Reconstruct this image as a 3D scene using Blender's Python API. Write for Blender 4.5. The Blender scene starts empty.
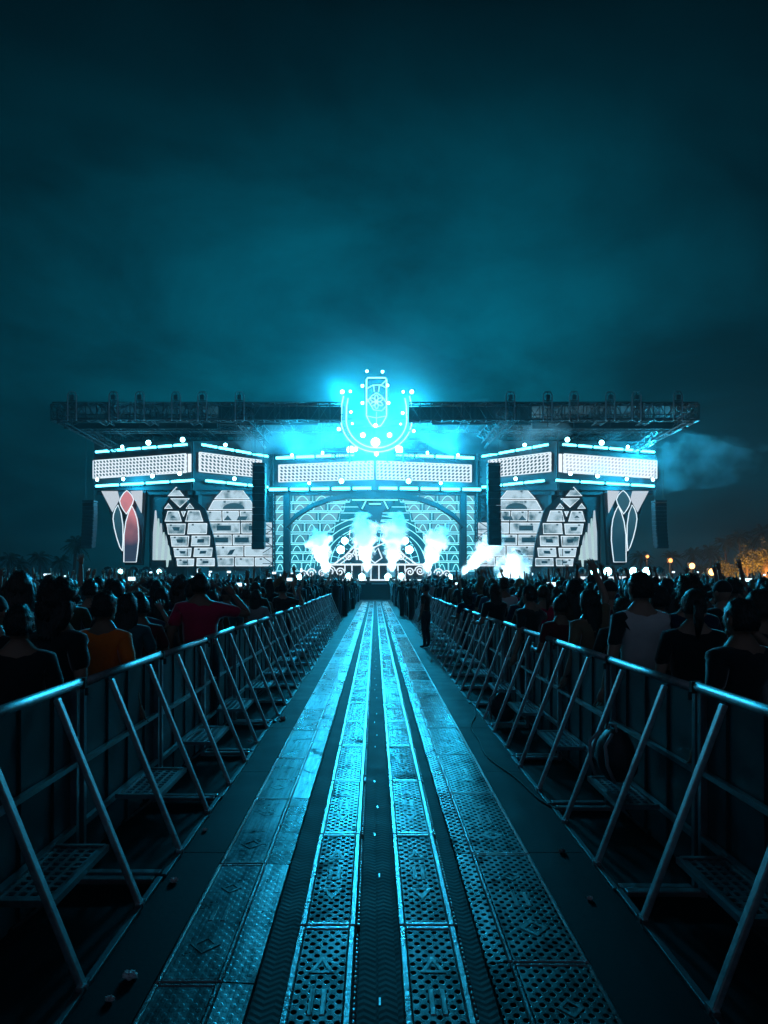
import bpy, bmesh, math, random
from mathutils import Vector, Matrix, noise as mnoise

S = bpy.context.scene
COL = S.collection
R = math.radians
rng = random.Random(11)
HC, F, VX, VY = 1.75, 683.0, 375.0, 579.0      # eye height, focal length and vanishing point measured in the photo


def P(x, y, d):
    """a point at distance d seen at pixel x, y"""
    return Vector(((x - VX) * d / F, d, HC + (VY - y) * d / F))


# ------------------------------------------------------------------ materials
def new_mat(name):
    m = bpy.data.materials.new(name)
    m.use_nodes = True
    nt = m.node_tree
    nt.nodes.clear()
    out = nt.nodes.new('ShaderNodeOutputMaterial')
    return m, nt, out


def N(nt, typ, **kw):
    n = nt.nodes.new(typ)
    for k, v in kw.items():
        if k in n.inputs:
            n.inputs[k].default_value = v
        else:
            setattr(n, k, v)
    return n


def L(nt, a, b):
    nt.links.new(a, b)


def math_node(nt, op, a, b=None, c=None):
    n = nt.nodes.new('ShaderNodeMath')
    n.operation = op
    for i, v in enumerate((a, b, c)):
        if v is None:
            continue
        if isinstance(v, (int, float)):
            n.inputs[i].default_value = v
        else:
            nt.links.new(v, n.inputs[i])
    return n.outputs[0]


def surf(name, col, rough=0.6, metal=0.0, nscale=8.0, namt=0.25, bump=0.0, bscale=None, spec=0.5, obj_rand=0.0, stretch=None):
    """Principled surface with a noise variation of colour and roughness, optional bump and per-object variation"""
    m, nt, out = new_mat(name)
    b = N(nt, 'ShaderNodeBsdfPrincipled')
    b.inputs['Metallic'].default_value = metal
    b.inputs['Specular IOR Level'].default_value = spec
    tc = N(nt, 'ShaderNodeTexCoord')
    vec = tc.outputs['Object']
    if stretch:
        mp = N(nt, 'ShaderNodeMapping')
        mp.inputs['Scale'].default_value = stretch
        L(nt, vec, mp.inputs['Vector'])
        vec = mp.outputs['Vector']
    no = N(nt, 'ShaderNodeTexNoise', Scale=nscale, Detail=5.0, Roughness=0.6)
    L(nt, vec, no.inputs['Vector'])
    f = math_node(nt, 'MULTIPLY_ADD', no.outputs['Fac'], 2 * namt, 1.0 - namt)
    if obj_rand:
        oi = N(nt, 'ShaderNodeObjectInfo')
        f = math_node(nt, 'MULTIPLY', f, math_node(nt, 'MULTIPLY_ADD', oi.outputs['Random'], 2 * obj_rand, 1 - obj_rand))
    mx = N(nt, 'ShaderNodeVectorMath', operation='SCALE')
    mx.inputs[0].default_value = col[:3]
    L(nt, f, mx.inputs['Scale'])
    L(nt, mx.outputs[0], b.inputs['Base Color'])
    L(nt, math_node(nt, 'MULTIPLY_ADD', no.outputs['Fac'], 0.3, rough - 0.15), b.inputs['Roughness'])
    if bump:
        n2 = N(nt, 'ShaderNodeTexNoise', Scale=bscale or nscale * 4, Detail=4.0)
        L(nt, vec, n2.inputs['Vector'])
        bp = N(nt, 'ShaderNodeBump', Strength=bump, Distance=0.02)
        L(nt, n2.outputs['Fac'], bp.inputs['Height'])
        L(nt, bp.outputs[0], b.inputs['Normal'])
    L(nt, b.outputs[0], out.inputs[0])
    return m


def emit(name, col, strength):
    m, nt, out = new_mat(name)
    e = N(nt, 'ShaderNodeEmission', Strength=strength)
    e.inputs['Color'].default_value = (*col[:3], 1)
    L(nt, e.outputs[0], out.inputs[0])
    return m


M = {}
M['dirt'] = surf('trampled_grass', (0.035, 0.04, 0.03), 0.95, nscale=3, namt=0.5, bump=0.5)
M['deckplate'] = None
M['steel'] = surf('galvanised_steel', (0.42, 0.43, 0.45), 0.36, 1.0, nscale=14, namt=0.3, bump=0.08, obj_rand=0.15)
M['alu'] = surf('barrier_aluminium', (0.52, 0.54, 0.56), 0.48, 1.0, nscale=24, namt=0.5, bump=0.12, obj_rand=0.2)
M['sheet'] = surf('barrier_sheet', (0.065, 0.072, 0.08), 0.5, 0.6, nscale=5, namt=0.45, bump=0.1, bscale=6, obj_rand=0.25)
M['truss'] = surf('black_truss', (0.010, 0.011, 0.013), 0.6, 0.0, nscale=2, namt=0.3)
M['black'] = surf('stage_black', (0.012, 0.013, 0.015), 0.75, nscale=1, namt=0.3)
M['cloth_black'] = surf('black_drape', (0.012, 0.014, 0.016), 0.9, nscale=1, namt=0.4, bump=0.3, bscale=4, stretch=(1, 1, .1))
M['grille'] = surf('speaker_grille', (0.01, 0.01, 0.012), 0.6, nscale=6, namt=0.3)
M['trunk'] = surf('palm_bark', (0.10, 0.07, 0.05), 0.9, nscale=5, namt=0.4, bump=0.5)
M['leaf'] = surf('palm_leaf', (0.03, 0.05, 0.02), 0.7, nscale=3, namt=0.4)
M['rubber'] = None
M['leaf_tree'] = surf('tree_leaf', (0.10, 0.11, 0.04), 0.7, nscale=3, namt=0.4)

# light sources
CY = (0.05, 0.78, 1.0)
M['tube'] = emit('cyan_tube', (0.09, 0.74, 1.0), 8.0)
M['lamp'] = emit('cyan_lamp', (0.34, 0.90, 1.0), 16.0)
M['neon'] = emit('neon_tube', (0.30, 0.90, 1.0), 2.6)
M['led_line'] = emit('led_outline', (0.70, 0.84, 0.92), 1.25)
M['led_cyan'] = emit('led_cyan_outline', (0.25, 0.85, 1.0), 1.6)
M['warm'] = emit('sodium_lamp', (1.0, 0.30, 0.08), 4.0)
M['warm_white'] = emit('work_lamp', (1.0, 0.44, 0.14), 6.0)
M['phone'] = emit('phone_screen', (0.6, 0.85, 1.0), 2.5)


def led_brick():
    """picture on the LED bricks: pale grey glow with darker soft patches, per brick"""
    m, nt, out = new_mat('led_brick_face')
    tc = N(nt, 'ShaderNodeTexCoord')
    no = N(nt, 'ShaderNodeTexNoise', Scale=0.9, Detail=5.0)
    L(nt, tc.outputs['Object'], no.inputs['Vector'])
    cr = N(nt, 'ShaderNodeValToRGB')
    cr.color_ramp.elements[0].position = 0.30
    cr.color_ramp.elements[0].color = (0.05, 0.14, 0.18, 1)
    cr.color_ramp.elements[1].position = 0.52
    cr.color_ramp.elements[1].color = (0.52, 0.72, 0.84, 1)
    L(nt, no.outputs['Fac'], cr.inputs[0])
    e = N(nt, 'ShaderNodeEmission', Strength=0.92)
    L(nt, cr.outputs[0], e.inputs['Color'])
    L(nt, e.outputs[0], out.inputs[0])
    return m


def led_lattice(name, fill, gain=1.0):
    """white LED picture pierced by rows of slanted dark cells; uses the mesh UV in metres"""
    m, nt, out = new_mat(name)
    uv = N(nt, 'ShaderNodeUVMap')
    sp = N(nt, 'ShaderNodeSeparateXYZ')
    L(nt, uv.outputs[0], sp.inputs[0])
    u, v = sp.outputs[0], sp.outputs[1]
    a = math_node(nt, 'FRACT', math_node(nt, 'MULTIPLY_ADD', u, 2.7, math_node(nt, 'MULTIPLY', v, 1.6)))
    row = math_node(nt, 'MULTIPLY', v, 3.4)
    b = math_node(nt, 'FRACT', row)
    odd = math_node(nt, 'MODULO', math_node(nt, 'FLOOR', row), 2.0)
    a2 = math_node(nt, 'FRACT', math_node(nt, 'MULTIPLY_ADD', odd, 0.5, a))
    ca = math_node(nt, 'GREATER_THAN', a2, 0.46)
    cb = math_node(nt, 'GREATER_THAN', b, 0.34)
    dark = math_node(nt, 'MULTIPLY', math_node(nt, 'MULTIPLY', ca, cb), fill)
    cr = N(nt, 'ShaderNodeMix', data_type='RGBA')
    cr.inputs[6].default_value = (0.74, 0.83, 0.90, 1)
    cr.inputs[7].default_value = (0.02, 0.09, 0.13, 1)
    L(nt, dark, cr.inputs[0])
    e = N(nt, 'ShaderNodeEmission', Strength=1.15 * gain)
    L(nt, cr.outputs[2], e.inputs['Color'])
    L(nt, e.outputs[0], out.inputs[0])
    return m


def led_pane(name, c1, c2, strength):
    m, nt, out = new_mat(name)
    tc = N(nt, 'ShaderNodeTexCoord')
    sp = N(nt, 'ShaderNodeSeparateXYZ')
    L(nt, tc.outputs['Object'], sp.inputs[0])
    cr = N(nt, 'ShaderNodeValToRGB')
    cr.color_ramp.elements[0].position = 0.25
    cr.color_ramp.elements[0].color = (*c2, 1)
    cr.color_ramp.elements[1].position = 0.75
    cr.color_ramp.elements[1].color = (*c1, 1)
    no = N(nt, 'ShaderNodeTexNoise', Scale=0.6)
    L(nt, tc.outputs['Object'], no.inputs['Vector'])
    z = math_node(nt, 'MULTIPLY_ADD', sp.outputs[2], 0.14, math_node(nt, 'MULTIPLY_ADD', no.outputs['Fac'], 0.5, -0.65))
    L(nt, z, cr.inputs[0])
    e = N(nt, 'ShaderNodeEmission', Strength=strength)
    L(nt, cr.outputs[0], e.inputs['Color'])
    L(nt, e.outputs[0], out.inputs[0])
    return m


M['brick'] = led_brick()
M['arch_brick'] = led_pane('led_arch_brick', (.20, .52, .66), (.02, .26, .38), 0.8)
M['lattice'] = led_lattice('led_lattice', 1.0)
M['lattice_faded'] = led_lattice('led_lattice_faded', 0.5, 1.15)
M['pane_red'] = led_pane('led_pane_red', (0.62, 0.22, 0.25), (0.03, 0.05, 0.09), 1.0)
M['pane_dark'] = led_pane('led_pane_dark', (0.03, 0.10, 0.14), (0.01, 0.05, 0.08), 1.0)
M['pane_pale'] = led_pane('led_pane_pale', (0.60, 0.68, 0.76), (0.44, 0.60, 0.68), 0.9)
M['arch_glow'] = led_pane('led_arch_glow', (0.01, 0.20, 0.30), (0.01, 0.12, 0.20), 1.0)
M['spire'] = led_pane('led_spire', (0.35, 0.62, 0.60), (0.50, 0.72, 0.74), 0.9)


def ramp_material(name, col, metal, rough, holes=True, pitch=0.040):
    """perforated or diamond plate; pattern in the module's own metres, worn differently on every module"""
    m, nt, out = new_mat(name)
    b = N(nt, 'ShaderNodeBsdfPrincipled', Metallic=metal)
    b.inputs['Specular Tint'].default_value = (.40, .40, .40, 1)
    tc = N(nt, 'ShaderNodeTexCoord')
    sp = N(nt, 'ShaderNodeSeparateXYZ')
    L(nt, tc.outputs['Object'], sp.inputs[0])
    u = math_node(nt, 'DIVIDE', sp.outputs[0], pitch)
    v = math_node(nt, 'DIVIDE', sp.outputs[1], pitch * 1.15)
    a = math_node(nt, 'SUBTRACT', math_node(nt, 'FRACT', math_node(nt, 'ADD', math_node(nt, 'MULTIPLY', u, .5), math_node(nt, 'MULTIPLY', v, .5))), .5)
    c = math_node(nt, 'SUBTRACT', math_node(nt, 'FRACT', math_node(nt, 'SUBTRACT', math_node(nt, 'MULTIPLY', u, .5), math_node(nt, 'MULTIPLY', v, .5))), .5)
    r = math_node(nt, 'SQRT', math_node(nt, 'ADD', math_node(nt, 'MULTIPLY', a, a), math_node(nt, 'MULTIPLY', c, c)))
    hole = N(nt, 'ShaderNodeMapRange')
    hole.inputs['From Min'].default_value = 0.27
    hole.inputs['From Max'].default_value = 0.36
    L(nt, r, hole.inputs['Value'])                     # 0 in the hole, 1 on the web
    oi = N(nt, 'ShaderNodeObjectInfo')
    wv = N(nt, 'ShaderNodeVectorMath', operation='ADD')
    L(nt, tc.outputs['Object'], wv.inputs[0])
    cx = N(nt, 'ShaderNodeCombineXYZ')
    L(nt, math_node(nt, 'MULTIPLY', oi.outputs['Random'], 40), cx.inputs[0])
    L(nt, cx.outputs[0], wv.inputs[1])
    no = N(nt, 'ShaderNodeTexNoise', Scale=5.0, Detail=6.0, Roughness=0.65)
    L(nt, wv.outputs[0], no.inputs['Vector'])
    fine = N(nt, 'ShaderNodeTexNoise', Scale=70.0, Detail=3.0)
    L(nt, wv.outputs[0], fine.inputs['Vector'])
    wear = math_node(nt, 'MULTIPLY_ADD', no.outputs['Fac'], 1.1, 0.42)
    mp = N(nt, 'ShaderNodeMapping')
    mp.inputs['Scale'].default_value = (34, 2.2, 10)
    L(nt, wv.outputs[0], mp.inputs['Vector'])
    drag = N(nt, 'ShaderNodeTexNoise', Scale=1.0, Detail=5.0, Roughness=0.7, Distortion=0.6)
    L(nt, mp.outputs[0], drag.inputs['Vector'])
    scuff = N(nt, 'ShaderNodeMapRange')
    scuff.inputs['From Min'].default_value = .36
    scuff.inputs['From Max'].default_value = .62
    scuff.inputs['To Min'].default_value = .45
    scuff.inputs['To Max'].default_value = 1.15
    L(nt, drag.outputs['Fac'], scuff.inputs['Value'])
    mud = N(nt, 'ShaderNodeTexNoise', Scale=2.6, Detail=7.0, Roughness=0.7, Distortion=0.8)
    L(nt, wv.outputs[0], mud.inputs['Vector'])
    mr = N(nt, 'ShaderNodeMapRange')
    mr.inputs['From Min'].default_value = .56
    mr.inputs['From Max'].default_value = .64
    mr.inputs['To Min'].default_value = 1.0
    mr.inputs['To Max'].default_value = .30
    L(nt, mud.outputs['Fac'], mr.inputs['Value'])
    wear = math_node(nt, 'MULTIPLY', wear, math_node(nt, 'MULTIPLY', scuff.outputs[0], mr.outputs[0]))
    wear = math_node(nt, 'MULTIPLY', wear, math_node(nt, 'MULTIPLY_ADD', oi.outputs['Random'], 0.8, 0.45))
    if holes:
        dk = math_node(nt, 'MULTIPLY_ADD', hole.outputs[0], 0.93, 0.07)
        wear = math_node(nt, 'MULTIPLY', wear, dk)
    sc = N(nt, 'ShaderNodeVectorMath', operation='SCALE')
    sc.inputs[0].default_value = col
    L(nt, wear, sc.inputs['Scale'])
    L(nt, sc.outputs[0], b.inputs['Base Color'])
    rr = math_node(nt, 'MULTIPLY_ADD', no.outputs['Fac'], 0.20, rough - 0.12)
    rr = math_node(nt, 'MULTIPLY_ADD', oi.outputs['Random'], 0.06, rr)
    rr = math_node(nt, 'MULTIPLY_ADD', math_node(nt, 'SUBTRACT', 1.0, mr.outputs[0]), 0.35, rr)
    if holes:
        rr = math_node(nt, 'MULTIPLY_ADD', math_node(nt, 'SUBTRACT', 1.0, hole.outputs[0]), 0.5, rr)
    L(nt, rr, b.inputs['Roughness'])
    if holes:
        L(nt, math_node(nt, 'MULTIPLY', hole.outputs[0], 0.5), b.inputs['Specular IOR Level'])
    h = math_node(nt, 'MULTIPLY_ADD', fine.outputs['Fac'], 0.12, hole.outputs[0] if holes else math_node(nt, 'MULTIPLY', hole.outputs[0], -0.6))
    bp = N(nt, 'ShaderNodeBump', Strength=0.35, Distance=0.0025)
    L(nt, h, bp.inputs['Height'])
    L(nt, bp.outputs[0], b.inputs['Normal'])
    L(nt, b.outputs[0], out.inputs[0])
    return m


M['plate'] = ramp_material('perforated_plate', (0.33, 0.34, 0.35), 0.98, 0.255, True, 0.029)
M['diamond'] = ramp_material('diamond_plate', (0.36, 0.37, 0.38), 0.98, 0.285, False, 0.026)
M['rim'] = surf('module_rim', (0.20, 0.21, 0.22), 0.30, 0.96, nscale=9, namt=0.5, bump=0.2, bscale=50, obj_rand=0.25)


M['worn'] = ramp_material('worn_mark', (0.42, 0.43, 0.44), 0.96, 0.30, False, 0.05)


def rubber(name, col, rough):
    m, nt, out = new_mat(name)
    b = N(nt, 'ShaderNodeBsdfPrincipled')
    tc = N(nt, 'ShaderNodeTexCoord')
    sp = N(nt, 'ShaderNodeSeparateXYZ')
    L(nt, tc.outputs['Object'], sp.inputs[0])
    zz = math_node(nt, 'ABSOLUTE', math_node(nt, 'SUBTRACT', math_node(nt, 'FRACT', math_node(nt, 'MULTIPLY', sp.outputs[0], 11.0)), 0.5))
    ch = math_node(nt, 'FRACT', math_node(nt, 'MULTIPLY_ADD', sp.outputs[1], 24.0, math_node(nt, 'MULTIPLY', zz, 1.6)))
    tri = math_node(nt, 'ABSOLUTE', math_node(nt, 'SUBTRACT', ch, 0.5))
    no = N(nt, 'ShaderNodeTexNoise', Scale=4.0, Detail=6.0)
    L(nt, tc.outputs['Object'], no.inputs['Vector'])
    sc = N(nt, 'ShaderNodeVectorMath', operation='SCALE')
    sc.inputs[0].default_value = col
    L(nt, math_node(nt, 'MULTIPLY_ADD', no.outputs['Fac'], 1.2, 0.4), sc.inputs['Scale'])
    L(nt, sc.outputs[0], b.inputs['Base Color'])
    L(nt, math_node(nt, 'MULTIPLY_ADD', no.outputs['Fac'], 0.25, rough - .12), b.inputs['Roughness'])
    b.inputs['Specular IOR Level'].default_value = 0.16
    bp = N(nt, 'ShaderNodeBump', Strength=0.4, Distance=0.008)
    L(nt, tri, bp.inputs['Height'])
    L(nt, bp.outputs[0], b.inputs['Normal'])
    L(nt, b.outputs[0], out.inputs[0])
    return m


M['rubber'] = rubber('ridged_rubber', (0.008, 0.009, 0.010), 0.7)
M['floor'] = surf('aisle_board', (0.007, 0.008, 0.009), 0.6, 0.0, nscale=2.6, namt=0.8, bump=0.05, bscale=45, spec=0.05)

SKIN = [surf('skin_fair', (0.36, 0.22, 0.16), 0.5, nscale=20, namt=0.1), surf('skin_tan', (0.24, 0.13, 0.085), 0.5, nscale=20, namt=0.1),
        surf('skin_brown', (0.11, 0.06, 0.04), 0.5, nscale=20, namt=0.1)]
HAIR = {'dark': surf('hair_dark', (0.008, 0.006, 0.005), 0.34, nscale=30, namt=0.4, bump=0.6, bscale=40, stretch=(3, 3, .4)),
        'brown': surf('hair_brown', (0.035, 0.018, 0.01), 0.34, nscale=30, namt=0.4, bump=0.6, bscale=40, stretch=(3, 3, .4)),
        'blond': surf('hair_blond', (0.20, 0.13, 0.06), 0.45, nscale=30, namt=0.4, bump=0.6, bscale=40, stretch=(3, 3, .4))}
CLOTH_C = {'black': (0.010, 0.010, 0.012), 'charcoal': (0.025, 0.026, 0.028), 'navy': (0.012, 0.018, 0.05), 'dark red': (0.55, 0.01, 0.075), 'orange': (0.92, 0.17, 0.01),
           'light grey': (0.36, 0.36, 0.36), 'white': (0.62, 0.62, 0.62), 'olive': (0.05, 0.055, 0.025), 'brown': (0.06, 0.035, 0.02), 'teal': (0.02, 0.10, 0.12),
           'maroon': (0.13, 0.015, 0.02), 'denim blue': (0.05, 0.085, 0.15), 'purple': (0.07, 0.02, 0.09), 'pink': (0.40, 0.13, 0.18), 'tan': (0.22, 0.15, 0.09)}
CLOTH = {k: surf('cloth_' + k.replace(' ', '_'), c, 0.85, nscale=9, namt=0.2, bump=0.35, bscale=14, spec=0.25) for k, c in CLOTH_C.items()}
for m_ in CLOTH.values():
    b_ = next(n for n in m_.node_tree.nodes if n.type == 'BSDF_PRINCIPLED')
    b_.inputs['Sheen Weight'].default_value = 0.8
    b_.inputs['Sheen Roughness'].default_value = 0.35
M['jeans'] = surf('trouser_cloth', (0.02, 0.024, 0.035), 0.9, nscale=10, namt=0.3, bump=0.2)
M['eye'] = surf('eye', (0.02, 0.02, 0.02), 0.3)
M['bag'] = surf('bag_nylon', (0.02, 0.022, 0.026), 0.6, nscale=8, namt=0.4, bump=0.4, bscale=12)
M['strap'] = surf('bag_strap', (0.30, 0.32, 0.34), 0.6, nscale=8, namt=0.3)
M['paper'] = surf('crumpled_plastic', (0.62, 0.64, 0.66), 0.35, nscale=20, namt=0.3, bump=0.6)
M['case'] = surf('phone_case', (0.02, 0.02, 0.022), 0.4)
M['cladding'] = surf('tent_wall', (0.55, 0.40, 0.28), 0.8, nscale=1.5, namt=0.35)


# ------------------------------------------------------------------ mesh helpers
class MB:
    def __init__(s):
        s.v, s.f, s.mi, s.uv = [], [], [], {}

    def add(s, vs, fs, mi=0, uvs=None):
        o = len(s.v)
        s.v += [Vector(v) for v in vs]
        for k, f in enumerate(fs):
            if uvs and k in uvs:
                s.uv[len(s.f)] = uvs[k]
            s.f.append([i + o for i in f])
            s.mi.append(mi)

    def box(s, c, size, mi=0, rot=None):
        c = Vector(c)
        h = Vector(size) / 2
        vs = [Vector((x * h.x, y * h.y, z * h.z)) for x in (-1, 1) for y in (-1, 1) for z in (-1, 1)]
        if rot:
            vs = [rot @ v for v in vs]
        s.add([c + v for v in vs], [(0, 1, 3, 2), (4, 6, 7, 5), (0, 4, 5, 1), (2, 3, 7, 6), (0, 2, 6, 4), (1, 5, 7, 3)], mi)

    def tube(s, pts, r, n=8, mi=0, closed=False, cap=True):
        pts = [Vector(p) for p in pts]
        m = len(pts)
        rr = r if isinstance(r, (list, tuple)) else [r] * m
        vs = []
        up = None
        for i, p in enumerate(pts):
            if closed:
                t = pts[(i + 1) % m] - pts[i - 1]
            else:
                t = pts[min(i + 1, m - 1)] - pts[max(i - 1, 0)]
            if t.length < 1e-9:
                t = Vector((0, 0, 1))
            t.normalize()
            if up is None:
                up = Vector((0, 0, 1)) if abs(t.z) < 0.9 else Vector((0, 1, 0))
            a = t.cross(up)
            if a.length < 1e-6:
                a = t.cross(Vector((1, 0, 0)))
            a.normalize()
            b = a.cross(t)
            up = b
            for k in range(n):
                an = 2 * math.pi * (k + .5) / n
                vs.append(p + (a * math.cos(an) + b * math.sin(an)) * rr[i])
        fs = []
        for i in range(m if closed else m - 1):
            j = (i + 1) % m
            for k in range(n):
                q = (k + 1) % n
                fs.append((i * n + k, j * n + k, j * n + q, i * n + q))
        if cap and not closed:
            fs.append(tuple(range(n)))
            fs.append(tuple((m - 1) * n + k for k in range(n))[::-1])
        s.add(vs, fs, mi)

    def prism(s, front, back, mi=0, uv=None):
        n = len(front)
        fs = [tuple(range(n)), tuple(range(2 * n - 1, n - 1, -1))]
        for i in range(n):
            j = (i + 1) % n
            fs.append((i, i + n, j + n, j))
        s.add(list(front) + list(back), fs, mi, {0: uv} if uv else None)

    def ellipsoid(s, c, r, nu=12, nv=8, mi=0, fn=None):
        c = Vector(c)
        vs = []
        for j in range(nv + 1):
            ph = math.pi * j / nv
            for i in range(nu):
                th = 2 * math.pi * i / nu
                d = Vector((math.sin(ph) * math.cos(th), math.sin(ph) * math.sin(th), math.cos(ph)))
                k = fn(d) if fn else 1.0
                vs.append(c + Vector((d.x * r[0], d.y * r[1], d.z * r[2])) * k)
        fs = []
        for j in range(nv):
            for i in range(nu):
                q = (i + 1) % nu
                fs.append((j * nu + i, (j + 1) * nu + i, (j + 1) * nu + q, j * nu + q))
        s.add(vs, fs, mi)

    def mesh(s, name, smooth=False):
        me = bpy.data.meshes.new(name)
        me.from_pydata([tuple(v) for v in s.v], [], s.f)
        me.polygons.foreach_set('material_index', s.mi)
        if smooth:
            me.polygons.foreach_set('use_smooth', [True] * len(s.f))
        if s.uv:
            l = me.uv_layers.new(name='UVMap')
            for fi, uvs in s.uv.items():
                p = me.polygons[fi]
                for li, c in zip(p.loop_indices, uvs):
                    l.data[li].uv = c
        me.update()
        return me

    def build(s, name, mats, parent=None, smooth=False, loc=None):
        if not s.v:
            return None
        me = s.mesh(name, smooth)
        for m in (mats if isinstance(mats, (list, tuple)) else [mats]):
            me.materials.append(m)
        return link(name, me, parent, loc)


def link(name, me, parent=None, loc=None):
    o = bpy.data.objects.new(name, me)
    COL.objects.link(o)
    if parent:
        o.parent = parent
        o.location = -parent.location if loc is None else loc
    elif loc is not None:
        o.location = loc
    return o


def tag(o, label=None, cat=None, group=None, kind=None):
    if label:
        o['label'] = label
    if cat:
        o['category'] = cat
    if group:
        o['group'] = group
    if kind:
        o['kind'] = kind
    return o


def empty(name, loc, label, cat, group=None):
    o = bpy.data.objects.new(name, None)
    COL.objects.link(o)
    o.location = loc
    o.empty_display_size = 0.2
    return tag(o, label, cat, group)


def kids(o):
    return [c for c in bpy.data.objects if c.parent == o]


def copy_tree(o, parent=None, tree=None):
    c = o.copy()
    COL.objects.link(c)
    c.parent = parent
    for ch in (tree if tree is not None else kids(o)):
        copy_tree(ch, c)
    return c


def shade_bevel(o, w=0.004):
    md = o.modifiers.new('edge', 'BEVEL')
    md.width = w
    md.segments = 2
    md.limit_method = 'ANGLE'
    return o


ORD = 'first second third fourth fifth sixth seventh eighth ninth tenth eleventh twelfth thirteenth fourteenth fifteenth sixteenth seventeenth eighteenth nineteenth twentieth'.split()
ORD += ['twenty-' + w for w in ORD[:9]] + ['thirtieth'] + ['thirty-' + w for w in ORD[:9]] + ['fortieth']

# ------------------------------------------------------------------ ground
g = MB()
g.add([(-400, -30, 0), (400, -30, 0), (400, 420, 0), (-400, 420, 0)], [(0, 1, 2, 3)])
tag(g.build('ground', M['dirt']), kind='structure')
g = MB()
g.add([(-1.9, -4, .004), (2.0, -4, .004), (2.0, 56.5, .004), (-1.9, 56.5, .004)], [(0, 1, 2, 3)])
tag(g.build('aisle_floor', M['floor']), kind='structure')
g = MB()
g.add([(-.62, -4, .008), (.66, -4, .008), (.66, 54, .008), (-.62, 54, .008)], [(0, 1, 2, 3)])
tag(g.build('aisle_floor', M['rubber']), kind='structure')
for nm, x0, x1 in (('aisle_path', -1.24, -0.945), ('aisle_path', 0.965, 1.36)):
    g = MB()
    for k in range(26):
        g.box(((x0 + x1) / 2, -2.0 + k * 1.8, 0.018), (x1 - x0, 1.792, 0.02))
    o = tag(g.build(nm, M['floor']), kind='structure')

# ------------------------------------------------------------------ cable ramp lanes
MODL = 1.2


def bevel_box(mb, x0, x1, y0, y1, z0, z1, b, mi=0):
    """box with a chamfered top edge"""
    vs = [(x0, y0, z0), (x1, y0, z0), (x1, y1, z0), (x0, y1, z0), (x0, y0, z1 - b), (x1, y0, z1 - b), (x1, y1, z1 - b), (x0, y1, z1 - b),
          (x0 + b, y0 + b, z1), (x1 - b, y0 + b, z1), (x1 - b, y1 - b, z1), (x0 + b, y1 - b, z1)]
    fs = [(0, 1, 5, 4), (1, 2, 6, 5), (2, 3, 7, 6), (3, 0, 4, 7), (4, 5, 9, 8), (5, 6, 10, 9), (6, 7, 11, 10), (7, 4, 8, 11), (8, 9, 10, 11)]
    mb.add(vs, fs, mi)


def make_inner(w):
    """narrow module: rim, perforated inset plate, raised arrow and bar marks, hinge strip"""
    L2 = MODL / 2 - 0.005
    rim = MB()
    bw, h = 0.032, 0.052
    bevel_box(rim, -w / 2, -w / 2 + bw, -L2, L2, 0, h, .006)
    bevel_box(rim, w / 2 - bw, w / 2, -L2, L2, 0, h, .006)
    bevel_box(rim, -w / 2 + bw, w / 2 - bw, -L2, -L2 + .03, 0, h, .005)
    bevel_box(rim, -w / 2 + bw, w / 2 - bw, L2 - .03, L2, 0, h, .005)
    pl = MB()
    bevel_box(pl, -w / 2 + bw + .002, w / 2 - bw - .002, -L2 + .032, L2 - .032, 0.01, h - .004, .002)
    mk = MB()
    z0, z1 = h - .006, h - .0012
    for sx in (-1, 1):
        bevel_box(mk, sx * .024 - .012, sx * .024 + .012, -.085, .085, z0, z1, .003)
    for sy in (-1, 1):
        t = [(-.055, sy * .20), (.055, sy * .20), (0, sy * .33)]
        i = [(-.030, sy * .215), (.030, sy * .215), (0, sy * .29)]
        if sy < 0:
            t, i = t[::-1], i[::-1]
        for k in range(3):
            q = (k + 1) % 3
            quad = [t[k], t[q], i[q], i[k]]
            mk.prism([(x, y, z1) for x, y in quad], [(x, y, z0) for x, y in quad])
    hg = MB()
    for k in range(30):
        y = -L2 + .03 + k * (2 * L2 - .06) / 30
        bevel_box(hg, w / 2 + .003, w / 2 + .018, y, y + .026, 0, .035, .005)
    return rim, pl, mk, hg


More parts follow.
